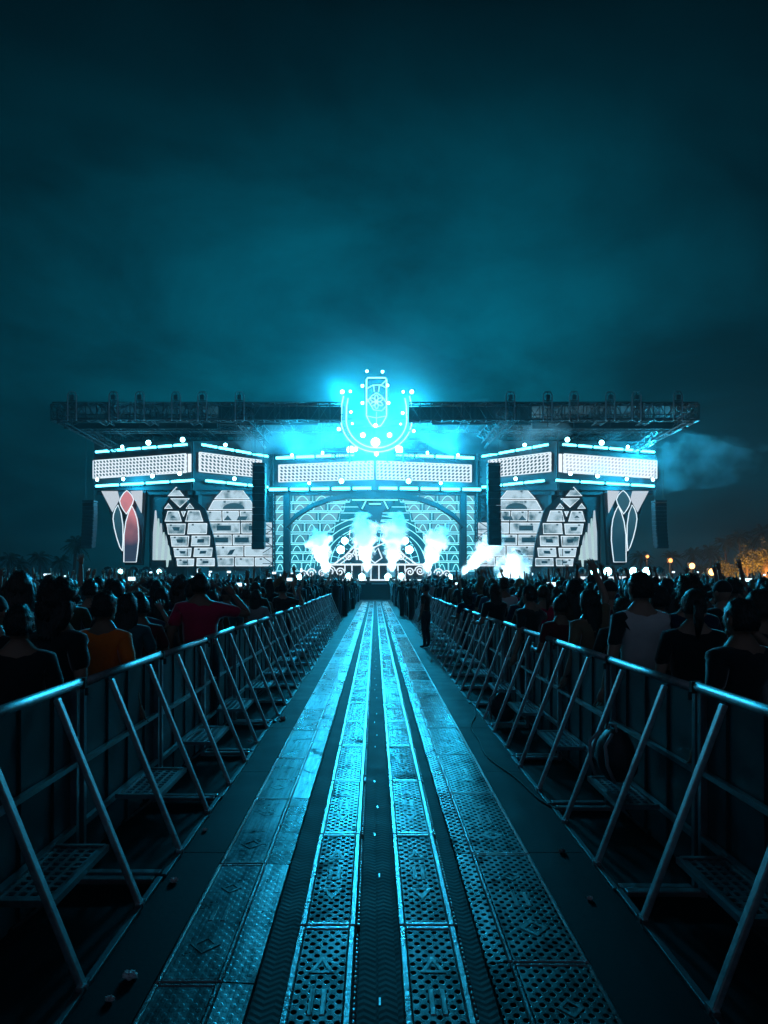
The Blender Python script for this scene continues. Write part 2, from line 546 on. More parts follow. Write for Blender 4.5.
def make_outer(w_panel, w_strip):
    """wide module: main panel on the far side of the seam, sloping edge strip on the x > 0 side"""
    L2 = MODL / 2 - 0.005
    h = 0.05
    W = w_panel + w_strip
    x0 = -W / 2
    xs = x0 + w_panel
    rim = MB()
    bw = .022
    bevel_box(rim, x0, x0 + bw, -L2, L2, 0, h, .007)
    bevel_box(rim, xs - bw, xs, -L2, L2, 0, h + .003, .007)
    bevel_box(rim, x0 + bw, xs - bw, -L2, -L2 + .02, 0, h, .005)
    bevel_box(rim, x0 + bw, xs - bw, L2 - .02, L2, 0, h, .005)
    pl = MB()
    bevel_box(pl, x0 + bw + .002, xs - bw - .002, -L2 + .022, L2 - .022, .01, h - .003, .002)
    fl = MB()
    xe = xs + w_strip
    vs = [(xs + .004, -L2, 0), (xe, -L2, 0), (xe, L2, 0), (xs + .004, L2, 0), (xs + .004, -L2, h), (xe, -L2, h - .008), (xe, L2, h - .008), (xs + .004, L2, h)]
    fl.add(vs, [(0, 1, 5, 4), (1, 2, 6, 5), (2, 3, 7, 6), (3, 0, 4, 7), (4, 5, 6, 7)])
    mk = MB()
    z0, z1 = h - .006, h - .0002
    cx = x0 + w_panel / 2
    for cy, s in ((-.3, .07), (.28, .055)):
        q = [(cx - s, cy), (cx, cy - s * 1.1), (cx + s, cy), (cx, cy + s * 1.1)]
        i = [(cx - s * .6, cy), (cx, cy - s * .7), (cx + s * .6, cy), (cx, cy + s * .7)]
        for k in range(4):
            j = (k + 1) % 4
            quad = [q[k], q[j], i[j], i[k]]
            mk.prism([(x, y, z1) for x, y in quad], [(x, y, z0) for x, y in quad])
    for sx in (-.03, .03):
        bevel_box(mk, cx + sx - .012, cx + sx + .012, -.08, .08, z0, z1, .003)
    return rim, pl, mk, fl


def lane(xc, kind, w, y_first, mirror, lane_words, group):
    root = empty('cable_ramp', (xc, y_first, .006), '', 'cable ramp', group)
    ch = []
    if kind == 'inner':
        rim, pl, mk, hg = make_inner(w)
        ch.append(rim.build('rim', M['rim'], root, loc=(0, 0, 0)))
        pl.add(mk.v, mk.f, 1)
        ch.append(pl.build('tread_plate', [M['plate'], M['worn']], root, loc=(0, 0, 0)))
        ch.append(hg.build('hinge_strip', M['rim'], root, loc=(0, 0, 0)))
    else:
        rim, pl, mk, fl = make_outer(*w)
        pl.add(mk.v, mk.f, 1)
        for mb, nm, mt in ((rim, 'rim', M['rim']), (pl, 'tread_plate', [M['plate'] if kind == 'perf' else M['diamond'], M['worn']]), (fl, 'sloping_flap', M['diamond'] if kind != 'perf' else M['plate'])):
            if mirror:
                mb.v = [Vector((-v.x, v.y, v.z)) for v in mb.v]
                mb.f = [f[::-1] for f in mb.f]
            ch.append(mb.build(nm, mt, root, loc=(0, 0, 0)))
    n = int((52 - y_first) / MODL)
    for i in range(n):
        o = root if i == 0 else copy_tree(root, None, ch)
        o.location = (xc, y_first + i * MODL, .006)
        o.rotation_euler = (0, 0, rng.uniform(-.004, .004))
        if i < 12:
            o['label'] = f'{ORD[i]} module of the {lane_words}'
        else:
            o['label'] = f'distant module of the {lane_words}'
    return root


y0 = 0.36
lane(-0.232, 'inner', 0.275, y0 + 1.18, False, 'perforated cable ramp lane left of the centre channel', 'modules of left perforated cable ramp')
lane(0.252, 'inner', 0.275, y0 + 1.18, False, 'perforated cable ramp lane right of the centre channel', 'modules of the right perforated cable ramp')
lane(-0.72, 'diamond', (0.285, 0.135), 2.27 - 1.2, False, 'wide worn cable ramp lane along the left side', 'modules of the wide left cable ramp')
lane(0.725, 'perf', (0.36, 0.095), 2.42 - 1.2, True, 'wide perforated cable ramp lane along the right side', 'modules of the wide right cable ramp')

# centre channel: low rubber covers with slots, two rows
ch = empty('cable_channel', (0.01, 0, 0.006), 'low dark ridged channel cover running between the two perforated ramps', 'channel cover')
g = MB()
for sx in (-1, 1):
    g.box((0.01 + sx * .043, 20, .014), (.078, 48, .016))
g.build('channel_cover', M['rubber'], ch)
g = MB()
for k in range(34):
    for sx in (-1, 1):
        if (k + (sx > 0)) % 2 and k % 5 != 3:
            g.box((0.01 + sx * .012 + .004 * math.sin(k * 5), 1.6 + k * .6 + .1 * math.sin(k * 3.1), .0228), (.008, .05, .002))
g.build('slot_edge', M['steel'], ch)

# ------------------------------------------------------------------ barriers
SEC = 1.42


def make_barrier(sgn, xb, xt, near):
    """pit barrier seen from its inner side: sheet, rails, two raking struts, step plate, base"""
    t = empty('crowd_barrier', (0, 0, 0), '', 'barrier', None)
    hz = 1.15
    h2 = SEC / 2 - .012
    out = []
    rail = MB()
    rail.tube([(sgn * xt, -h2, hz), (sgn * xt, h2, hz)], .026 if near else .028, 12)
    out.append(rail.build('top_rail', M['alu'], t, True))
    sh = MB()
    n = 12
    xs = xt + .045
    for i in range(n):
        y = -h2 + (2 * h2) * i / n
        dy = 2 * h2 / n
        off = .012 if i % 3 == 0 else 0
        sh.box((sgn * (xs + off), y + dy / 2, .60), (.012, dy, 1.04))
    out.append(sh.build('panel_sheet', M['sheet'], t))
    pf = MB()
    for yy in (-h2 + .02, h2 - .02):
        pf.box((sgn * (xt + .018), yy, .57), (.036, .036, 1.12))
    pf.box((sgn * (xt + .015), 0, .69), (.03, 2 * h2 - .08, .03))
    pf.box((sgn * (xt + .015), 0, .33), (.03, 2 * h2 - .08, .035))
    out.append(pf.build('panel_frame', M['steel'], t))
    for k, yy in enumerate((-.36, .355)):
        st = MB()
        a, b = Vector((sgn * xb, yy, .045)), Vector((sgn * (xt - .025), yy, 1.115))
        ax = (b - a).normalized()
        rot = Matrix((Vector((0, 1, 0)), ax.cross(Vector((0, 1, 0))), ax)).transposed()
        st.box((a + b) / 2, (.040, .030, (b - a).length), 0, rot)
        o = st.build('strut', M['alu'], t)
        out.append(shade_bevel(o, .005))
        ft = MB()
        ft.box((sgn * (xb - .002), yy, .035), (.03, .075, .05))
        ft.tube([(sgn * (xb - .022), yy, .045), (sgn * (xb + .022), yy, .045)], .013, 8)
        f = ft.build('strut_foot', M['steel'], o)
        f.location = (0, 0, 0)
    bs = MB()
    bs.box((sgn * xb, 0, .033), (.035, 2 * h2, .022))
    out.append(shade_bevel(bs.build('base_bar', M['sheet'], t), .004))
    for yy in (-h2 + .03, h2 - .03):
        cf = MB()
        cf.box((sgn * (xb + (xt - xb) / 2 + .01), yy, .035), (xt - xb - .03, .05, .03))
        out.append(shade_bevel(cf.build('cross_foot', M['steel'], t), .004))
    stp = MB()
    x0, x1 = xb + .15, xt - .04
    L3 = .30
    z = .365
    stp.box((sgn * x0, 0, z), (.022, 2 * L3, .03))
    stp.box((sgn * x1, 0, z), (.022, 2 * L3, .03))
    for yy in (-L3, L3):
        stp.box((sgn * (x0 + x1) / 2, yy, z), (x1 - x0 - .024, .022, .03))
    nx, ny = 5, 11
    for i in range(nx):
        xx = x0 + .03 + (x1 - x0 - .06) * i / (nx - 1)
        stp.box((sgn * xx, 0, z), (.018, 2 * L3 - .03, .012))
    for j in range(ny):
        yy = -L3 + .04 + (2 * L3 - .08) * j / (ny - 1)
        stp.box((sgn * (x0 + x1) / 2, yy, z + .0005), (x1 - x0 - .03, .016, .0115))
    so = stp.build('step_plate', M['steel'], t)
    out.append(so)
    br = MB()
    for yy in (0.0,):
        br.tube([(sgn * (x0 + .02), yy, z - .02), (sgn * (xt + .01), yy, .10)], .009, 6)
    b = br.build('step_bracket', M['steel'], so)
    b.location = (0, 0, 0)
    ck = MB()
    ck.box((sgn * xt, h2 + .012, hz - .006), (.06, .03, .064))
    ck.tube([(sgn * (xt - .035), h2 + .012, hz - .03), (sgn * (xt - .035), h2 + .012, hz - .075)], .012, 8)
    out.append(ck.build('rail_clamp', M['truss'], t))
    return t, out


def barrier_line(sgn, xb, xt, yc0, side):
    t, ch = make_barrier(sgn, xb, xt, True)
    y = yc0
    i = 0
    while y < 28:
        o = t if i == 0 else copy_tree(t, None, ch)
        o.location = (rng.uniform(-.016, .016) + (0.0 if y < 15 else sgn * .012 * (y - 15)), y, 0)
        o.rotation_euler = (rng.uniform(-.004, .004), rng.uniform(-.006, .006), rng.uniform(-.012, .012))
        o['group'] = f'crowd barrier sections along the {side} of the aisle'
        if i < 10:
            o['label'] = f'{ORD[i]} metal barrier section from the camera on the {side} of the cable ramps'
        else:
            o['label'] = f'distant metal barrier section before the stage on the {side} of the ramps'
        y += SEC
        i += 1


barrier_line(-1, 1.22, 1.68, 3.22 - SEC, 'left side')
barrier_line(1, 1.34, 1.77, 3.06 - SEC, 'right side')


# ------------------------------------------------------------------ stage
class Plane:
    """upright plane through pixel columns x1, x2 at distances d1, d2; sgn mirrors it about the aisle"""
    def __init__(s, x1, d1, x2, d2, sgn=1):
        s.x1, s.x2, s.i1, s.i2, s.sgn = x1, x2, 1 / d1, 1 / d2, sgn
        a, b = P(x1, 500, d1), P(x2, 500, d2)
        t = (b - a)
        t.z = 0
        t.normalize()
        s.t = t
        s.n = Vector((t.y, -t.x, 0))
        s.a = a

    def pt(s, x, y, off=0.0):
        k = (x - s.x1) / (s.x2 - s.x1)
        d = 1 / (s.i1 + (s.i2 - s.i1) * k)
        p = P(x, y, d) + s.n * off
        return Vector((p.x * s.sgn, p.y, p.z))

    def poly(s, mb, pts, off, th, mi=0, uv=False):
        if s.sgn < 0:
            pts = pts[::-1]
        fr = [s.pt(x, y, off) for x, y in pts]
        bk = [s.pt(x, y, off - th) for x, y in pts]
        uvs = None
        if uv:
            uvs = []
            for x, y in pts:
                p = s.pt(x, y)
                a = Vector((s.a.x * s.sgn, s.a.y))
                uvs.append(((p.xy - a).length, p.z))
        # outward winding
        nrm = (fr[1] - fr[0]).cross(fr[2] - fr[0])
        n3 = Vector((s.n.x * s.sgn, s.n.y, 0))
        if nrm.dot(n3) < 0:
            fr, bk = fr[::-1], bk[::-1]
            uvs = uvs[::-1] if uvs else None
        mb.prism(fr, bk, mi, uvs)

    def rect(s, mb, x0, x1, y0, y1, off, th, mi=0, uv=False):
        s.poly(mb, [(x0, y0), (x1, y0), (x1, y1), (x0, y1)], off, th, mi, uv)

    def line(s, mb, pts, r, off, n=5, mi=0, closed=False):
        mb.tube([s.pt(x, y, off) for x, y in pts], r, n, mi, closed)


def inset(pts, w):
    cx = sum(p[0] for p in pts) / len(pts)
    cy = sum(p[1] for p in pts) / len(pts)
    out = []
    for x, y in pts:
        d = math.hypot(x - cx, y - cy) or 1
        k = max(0.0, 1 - w * 1.35 / d)
        out.append((cx + (x - cx) * k, cy + (y - cy) * k))
    return out


def lattice_beam(mb, a, b, w, h, n, rc=.05, rd=.03, mi=0):
    """box truss between a and b: four chords and zigzag lacing"""
    a, b = Vector(a), Vector(b)
    t = (b - a).normalized()
    up = Vector((0, 0, 1)) if abs(t.z) < .9 else Vector((0, 1, 0))
    s = t.cross(up).normalized()
    u = s.cross(t)
    cor = [s * w / 2 + u * h / 2, -s * w / 2 + u * h / 2, -s * w / 2 - u * h / 2, s * w / 2 - u * h / 2]
    for c in cor:
        mb.tube([a + c, b + c], rc, 5, mi)
    for k in range(n):
        p, q = a + (b - a) * (k / n), a + (b - a) * ((k + 1) / n)
        for i in range(4):
            c1, c2 = cor[i], cor[(i + 1) % 4]
            if k % 2:
                c1, c2 = c2, c1
            mb.tube([p + c1, q + c2], rd, 4, mi, cap=False)
        for i in range(4):
            mb.tube([p + cor[i], p + cor[(i + 1) % 4]], rd, 4, mi, cap=False)


# roof
roof = empty('stage_roof', (0, 58, 0), 'wide dark flat truss roof spanning the whole festival stage', 'stage roof')
ZB, ZT, YF, YR, XW = 14.25, 15.6, 54.0, 66.0, 25.3
g = MB()
for yy in (YF, 58.0, 62.0, YR):
    for s in (-1, 1):
        x_in = 2.7 if yy < 60 else 0.0
        lattice_beam(g, (s * XW, yy, (ZB + ZT) / 2), (s * x_in, yy, (ZB + ZT) / 2), .9, ZT - ZB, 26, .055, .032)
for k in range(15):
    x = -XW + 2 * XW * k / 14
    if abs(x) < 4:
        continue
    lattice_beam(g, (x, YF, (ZB + ZT) / 2), (x, YR, (ZB + ZT) / 2), .7, ZT - ZB - .1, 12, .05, .03)
g.build('truss_grid', M['truss'], roof)
g = MB()
g.box((0, 63.2, ZT + .12), (2 * XW - .6, 7.0, .12))
for s in (-1, 1):
    g.box((s * (XW + 4.4) / 2, 57.0, ZT + .118), (XW - 4.8, 5.3, .118))
g.build('roof_cover', M['cloth_black'], roof)
g = MB()
for s in (-1, 1):
    g.box((s * 8.6, 55.2, 14.95), (8.0, .15, 1.5))                 # dark scrim either side of the emblem
    g.box((s * 19.2, 56.0, 14.5), (12.6, .12, .9))
    g.box((s * 6.2, 54.75, 14.95), (7.0, .1, 1.2))
    g.box((s * 2.5, 62.5, 14.9), (4.9, .1, 1.3))
    g.box((s * 7.6, 58.6, 14.0), (6.0, .1, 3.0))
g.build('scrim', M['cloth_black'], roof)
g = MB()
for s in (-1, 1):
    lattice_beam(g, (s * XW, YF, ZB + .5), (s * 21.9, YR - 2, 12.6), .6, .6, 14, .05, .03)
    g.tube([P(VX + s * 133, 412, 54.2) + Vector((0, 0, 0)), P(VX + s * 110, 448, 58)], .12, 6)
    lattice_beam(g, P(VX + s * 133, 412, 54.2), P(VX + s * 108, 440, 56.5), .8, .8, 8, .06, .04)
g.build('raking_truss', M['truss'], roof)
for s in (-1, 1):
    for xp in (148, 262):
        g = MB()
        X = s * (xp - VX) * 60.5 / F
        lattice_beam(g, (X, 63.5, 0), (X, 63.5, ZB), 1.2, 1.2, 18, .08, .045)
        g.build('tower_leg', M['truss'], roof)

mast_x = (75, 116, 142, 178, 204, 241)
mi_ = 0
for s in (-1, 1):
    for k, xp in enumerate(mast_x):
        X = -s * (VX - xp) * YF / F * -1
        t = empty('roof_mast', (X, YF - .1, ZT), f'{ORD[k]} hoop shaped rigging mast from the {"left" if s < 0 else "right"} end of the stage roof', 'rigging mast', 'rigging masts on the roof edge')
        g = MB()
        w = .34
        g.tube([(X - w, YF - .52, ZB - .1), (X - w, YF - .52, ZT + .55), (X - w * .6, YF - .52, ZT + .8), (X + w * .6, YF - .52, ZT + .8), (X + w, YF - .52, ZT + .55), (X + w, YF - .52, ZB - .1)], .05, 6)
        g.build('hoop', M['steel'], t)
        g = MB()
        for z in (ZB + .2, ZB + .8, ZT + .1):
            g.box((X, YF - .52, z), (2 * w - .1, .06, .06))
        g.tube([(X, YF - .52, ZT + .8), (X, YF - .52, ZB - .6)], .03, 6)
        g.box((X, YF - .55, ZT + .35), (.3, .3, .36))
        g.build('hoist', M['truss'], t)

# facade (dark boxes behind the screens)
BAYS = {  # name: plane pixels/distances, screen px, strips
    'outer': dict(pl=(93, 61.7, 192, 57.8), scr=(94, 186.5, 461, 454, 478.5, 472.5), up=(96.5, 190, 452.5, 444.8), lo=(96.5, 197, 486.5, 480.5), n=(6, 4)),
    'inner': dict(pl=(192, 57.8, 272, 63.0), scr=(199, 261, 452.5, 460.5, 471.5, 477.5), up=(200, 268, 444.8, 457), lo=(204, 268, 480.8, 487.5), n=(4, 3)),
    'centre': dict(pl=(272, 63.0, 375, 61.2), scr=(279, 373.5, 465.3, 461.2, 482, 479.3), up=(276, 356, 458.6, 455.2), lo=(269, 373, 490, 488.5), n=(4, 5)),
}
PL = {}
for s in (-1, 1):
    side = 'left' if s < 0 else 'right'
    fac = empty('stage_facade', (s * 10, 62, 0), f'dark angular stage front carrying the {side} screens', 'stage front', 'stage fronts')
    for b, d in BAYS.items():
        pl = Plane(*d['pl'], sgn=1 if s < 0 else -1)
        PL[(s, b)] = pl
        x0, x1 = d['pl'][0], d['pl'][2]
        g = MB()
        pl.rect(g, x0, x1, 441 if b != 'centre' else 452, 490, -.12, 1.0)
        pl.rect(g, x0, x1, 490.2, 494, -.5, .8)
        g.build('header_box', M['black'], fac)
        # lower wall
        g = MB()
        if b == 'outer':
            pl.rect(g, 144, 192, 484, 590, -.9, .5)
        elif b == 'inner':
            pl.rect(g, 192, 274, 486, 590, -.9, .5)
        else:
            pl.rect(g, 272, 375, 486, 590, -5.6, .3)
        g.build('back_wall', M['black'], fac)
        # screen
        sx0, sx1, ya0, ya1, yb0, yb1 = d['scr']
        scr = empty('led_screen', pl.pt((sx0 + sx1) / 2, (yb0 + yb1) / 2), {
            'outer': f'long white latticed screen at the {side} outer end of the stage header' if s < 0 else 'long white faded striped screen at the right outer end of the stage header',
            'inner': f'white latticed screen on the {side} header between outer screen and hanging speaker column',
            'centre': f'long white latticed screen just {side} of the emblem centre line'}[b], 'LED screen', 'LED header screens')
        g = MB()
        pl.poly(g, [(sx0, ya0), (sx1, ya1), (sx1, yb1), (sx0, yb0)], .06, .14, 0, True)
        g.build('display', M['lattice_faded'] if (s > 0 and b == 'outer') else M['lattice'], scr)
        g = MB()
        for a_, b_ in (((sx0, ya0), (sx1, ya1)), ((sx1, ya1), (sx1, yb1)), ((sx1, yb1), (sx0, yb0)), ((sx0, yb0), (sx0, ya0))):
            pl.line(g, [a_, b_], .055, .09, 4)
        g.build('lit_border', M['led_line'], scr)
        if b == 'outer':
            g = MB()
            pl.poly(g, [(188.2, 454), (191, 453.8), (191, 471.8), (188.2, 472.2)], .05, .1)
            g.build('end_strip', M['lattice_faded'], scr)
        # light battens
        for row, key in (('upper', 'up'), ('lower', 'lo')):
            a0, a1, yb_0, yb_1 = d[key]
            n = d['n'][0 if row == 'upper' else 1]
            for k in range(n):
                k0, k1 = k / n + .012, (k + 1) / n - .018
                xa, xb2 = a0 + (a1 - a0) * k0, a0 + (a1 - a0) * k1
                ya, yb2 = yb_0 + (yb_1 - yb_0) * k0, yb_0 + (yb_1 - yb_0) * k1
                place = {'outer': f'{side} outer', 'inner': f'{side} inner', 'centre': f'{side} centre'}[b]
                bt = empty('light_batten', pl.pt((xa + xb2) / 2, (ya + yb2) / 2),
                           f'{ORD[k]} cyan light tube from the outside in the {row} row at the {place} screen', 'light batten', f'cyan light tubes of the {row} row')
                g = MB()
                pl.poly(g, [(xa, ya + 1.2), (xb2, yb2 + 1.2), (xb2, yb2 + 2.2), (xa, ya + 2.2)], .25, .3)
                g.build('housing', M['truss'], bt)
                g = MB()
                pl.line(g, [(xa, ya), (xb2, yb2)], .11 if b != 'centre' else .15, .2, 6)
                g.build('tube', M['tube'], bt)


# small bright heads along the header
def head_lamp(p, r, label, group, mat='lamp'):
    t = empty('stage_lamp', p, label, 'stage lamp', group)
    g = MB()
    g.ellipsoid(p, (r, r * .7, r), 10, 6)
    g.build('lens', M[mat], t, True)
    g = MB()
    g.tube([p + Vector((0, .05, 0)), p + Vector((0, r * 1.4, 0)), p + Vector((0, r * 2.2, 0))], [r * 1.02, r * .95, r * .5], 10)
    g.tube([p + Vector((-r * 1.2, r, -r * .2)), p + Vector((-r * 1.2, r, r * 1.6)), p + Vector((r * 1.2, r, r * 1.6)), p + Vector((r * 1.2, r, -r * .2))], r * .15, 5)
    g.build('housing', M['truss'], t)
    return t


heads = {'outer': [(127, 448, .14), (153, 444, .22), (187, 441, .2), (102, 480.5, .15), (128, 480, .15), (157, 477, .17), (184, 474.5, .17)],
         'inner': [(222, 446, .16), (231, 479.5, .16)],
         'centre': [(294, 456, .14), (324, 454, .15), (311, 484, .15), (343, 482, .22), (352, 451, .34)]}
for s in (-1, 1):
    side = 'left' if s < 0 else 'right'
    for b, hs in heads.items():
        for k, (x, y, r) in enumerate(hs):
            head_lamp(PL[(s, b)].pt(x, y, .6), r, f'small round bright lamp at the {side} {b} header, {ORD[k]} listed from the outside top'.replace(', ' + ORD[k] + ' listed from the outside top', f', {ORD[k]} from outside'), f'small lamps on the {side} {b} header')

# stained glass wedge, spires, brick towers, brick walls
for s in (-1, 1):
    side = 'left' if s < 0 else 'right'
    pl = PL[(s, 'outer')]
    w = empty('arched_window_screen', pl.pt(125, 563), f'tapering screen of pointed {"pinkish red" if s < 0 else "dark"} arched panes at the {side} end of the stage', 'LED screen', 'arched window screens')
    dy = 0
    g = MB()
    pl.poly(g, [(100, 490), (143, 489.5), (138.5, 565), (122, 565)], -.4, .3)
    g.build('backing', M['black'], w)
    panes = [('pale', [(101, 491), (117, 491), (119, 499), (112, 512)]), ('pale', [(130, 491), (142, 490.5), (141, 513), (134, 499)]),
             ('glow', [(127, 490.5), (124, 493), (121.3, 497), (119.8, 501), (121, 505.5), (123.5, 510), (126.5, 514), (129.6, 509), (132.4, 504), (133.8, 499.5), (132, 495.5), (129.6, 492.6)]),
             ('dark', [(118, 505), (115.5, 509), (113.8, 514), (113.2, 519), (114.5, 528), (117, 538), (120, 547), (122.4, 551), (123.2, 540), (123, 525), (121.2, 513)]),
             ('glow', [(124, 562), (124.2, 535), (126, 522), (128.6, 513), (132, 506), (135, 512), (137.2, 519), (138.5, 528), (138.8, 540), (137.6, 552), (136.3, 562)])]
    for kind, pts in panes:
        g = MB()
        pl.poly(g, pts, -.03, .06)
        m = M['pane_pale'] if kind == 'pale' else (M['pane_red'] if (kind == 'glow' and s < 0) else M['pane_dark'])
        g.build('pane', m, w)
    g = MB()
    for kind, pts in panes[2:]:
        pl.line(g, pts, .042, .02, 4, 0, True)
    g.build('tracery', M['led_line'], w)

    sp = empty('spire_screen', pl.pt(160, 560), f'jagged organ-pipe shaped screen of pale spires on the {side} of the stage', 'LED screen', 'spire screens')
    for i, (xs_, ys_, wd_) in enumerate(((152.6, 510, 2.4), (155.6, 518, 2.2), (158.4, 523, 2.4), (161.4, 532, 2.3), (164.3, 534, 2.0), (166.8, 545, 1.9))):
        g = MB()
        pl.poly(g, [(xs_ - wd_, 560), (xs_ - wd_ * .8, ys_ + 22), (xs_ - wd_ * .25, ys_ + 8), (xs_, ys_), (xs_ + wd_ * .3, ys_ + 9), (xs_ + wd_ * .85, ys_ + 20 if ys_ < 535 else 556), (xs_ + wd_, 560)], -.3 + i * .03, .2)
        g.build('spire', M['spire'] if i % 2 else M['pane_pale'], sp)

    # brick tower astride the prow
    tw = empty('brick_tower_screen', PL[(s, 'outer')].pt(185, 566), f'tower shaped screen of pale glowing bricks with pointed top, {side} side', 'LED screen', 'brick tower screens')
    bricks = [[(176.5, 486.5), (184.5, 496), (167.5, 496)], [(170, 498.5), (190, 498.5), (180, 508)], [(168.5, 503), (173, 508.7), (164, 508.7)], [(190, 503), (194.5, 508.7), (185.5, 508.7)],
              [(167.5, 511), (179, 511), (182, 521.5), (164.5, 521.5)], [(181, 511), (186, 511), (183.5, 517)], [(188, 510.5), (200, 510.5), (203.5, 521.5), (185, 521.5)],
              [(166, 523.7), (186, 523.7), (185, 534.5), (168, 534.5)], [(188, 523.3), (207.5, 523.3), (207, 534), (187, 534)],
              [(170, 536), (189.5, 536), (188.5, 546.5), (171.5, 546.5)], [(191.5, 535.7), (210.5, 535.7), (210, 546), (190.8, 546)],
              [(173, 548), (192, 548), (191, 557), (174.5, 557)], [(194, 547.8), (213, 547.8), (212, 556.7), (193, 556.7)],
              [(176, 558.7), (194.5, 558.7), (194, 566), (177, 566)], [(196.5, 558.3), (215, 558.3), (215, 566), (196, 566)]]
    tp = Plane(165, 58.6, 215, 58.4, sgn=1 if s < 0 else -1)
    face, rim, core = MB(), MB(), MB()
    for k, b in enumerate(bricks):
        tp.poly(face, inset(b, .45), .0, .1)
        if len(b) == 4:
            nx = b[0][0] * .75 + b[1][0] * .25
            tp.rect(core, nx - 1, nx + 1, b[0][1] - .2, b[0][1] + 2.2, .03, .02)
        cx = [p for p in b]
        rimw = .05
        tp.line(rim, inset(b, .5), rimw, .02, 4, 0, True)
        if len(b) == 4 and k not in (6, 8):
            tp.poly(core, inset(b, 5.2), .03, .02)
    face.build('brick_faces', M['brick'], tw)
    rim.build('brick_edges', M['led_line'], tw)
    core.build('brick_cores', M['pane_dark'], tw)
    g = MB()
    tp.poly(g, [(176, 484), (205, 509), (214, 540), (217, 567), (174, 567), (162, 522), (162, 508)], -.12, .25)
    g.build('backing', M['black'], tw)

    # round-topped brick wall on the inner bay
    bp = PL[(s, 'inner')]
    ww = empty('brick_wall_screen', bp.pt(238, 566), f'round-topped screen of wide pale bricks on the {side}, behind the hanging speaker column', 'LED screen', 'brick wall screens')
    rows = [(489.5, 498.6, 224, 246, 216, 253), (500, 509.3, 215, 254, 210, 259), (510.6, 520.8, 207, 259, 206.5, 261), (522.5, 533, 211, 275, 211.5, 275), (534.5, 545, 214, 276, 214.5, 276),
            (546, 556, 216, 277, 216, 277), (557.5, 566, 217, 277, 217, 277)]
    face, rim, core = MB(), MB(), MB()
    for r_, (ya, yb_, xa, xb_, xc, xd) in enumerate(rows):
        n = 1 if r_ < 2 else (2 if r_ % 2 else 3)
        for k in range(n):
            f0, f1 = k / n, (k + 1) / n
            q = [(xa + (xb_ - xa) * f0 + .5, ya), (xa + (xb_ - xa) * f1 - .5, ya), (xc + (xd - xc) * f1 - .5, yb_), (xc + (xd - xc) * f0 + .5, yb_)]
            bp.poly(face, inset(q, .35), -.45, .1)
            nx = q[0][0] * .7 + q[1][0] * .3
            bp.rect(core, nx - 1, nx + 1, ya - .2, ya + 2.2, -.40, .03)
            if r_ in (1, 5) and k != 1:
                bp.poly(core, [(nx + 4, yb_ - 1), (nx + 7, ya + 4), (nx + 12, ya + 3), (nx + 9, yb_ - 1.5)], -.40, .03)
            bp.line(rim, inset(q, .4), .045, -.43, 4, 0, True)
            if r_ in (3, 4):
                mx = sum(p[0] for p in q) / 4
                my = (ya + yb_) / 2
                bp.rect(core, mx - 8, mx + 6, my - 2.6, my + 2.6, -.40, .03)
        if r_ == 1:
            arc = [(236 + 11 * math.cos(a), 509 - 6.5 * math.sin(a)) for a in [math.pi * i / 10 for i in range(11)]]
            bp.poly(core, arc, -.40, .03)
        if r_ == 2:
            bp.poly(core, [(226, 520), (230, 515), (234, 520)], -.40, .03)
            bp.poly(core, [(239, 520), (241, 516), (250, 516), (248, 520)], -.40, .03)
    face.build('brick_faces', M['brick'], ww)
    rim.build('brick_edges', M['led_line'], ww)
    core.build('brick_cores', M['pane_dark'], ww)

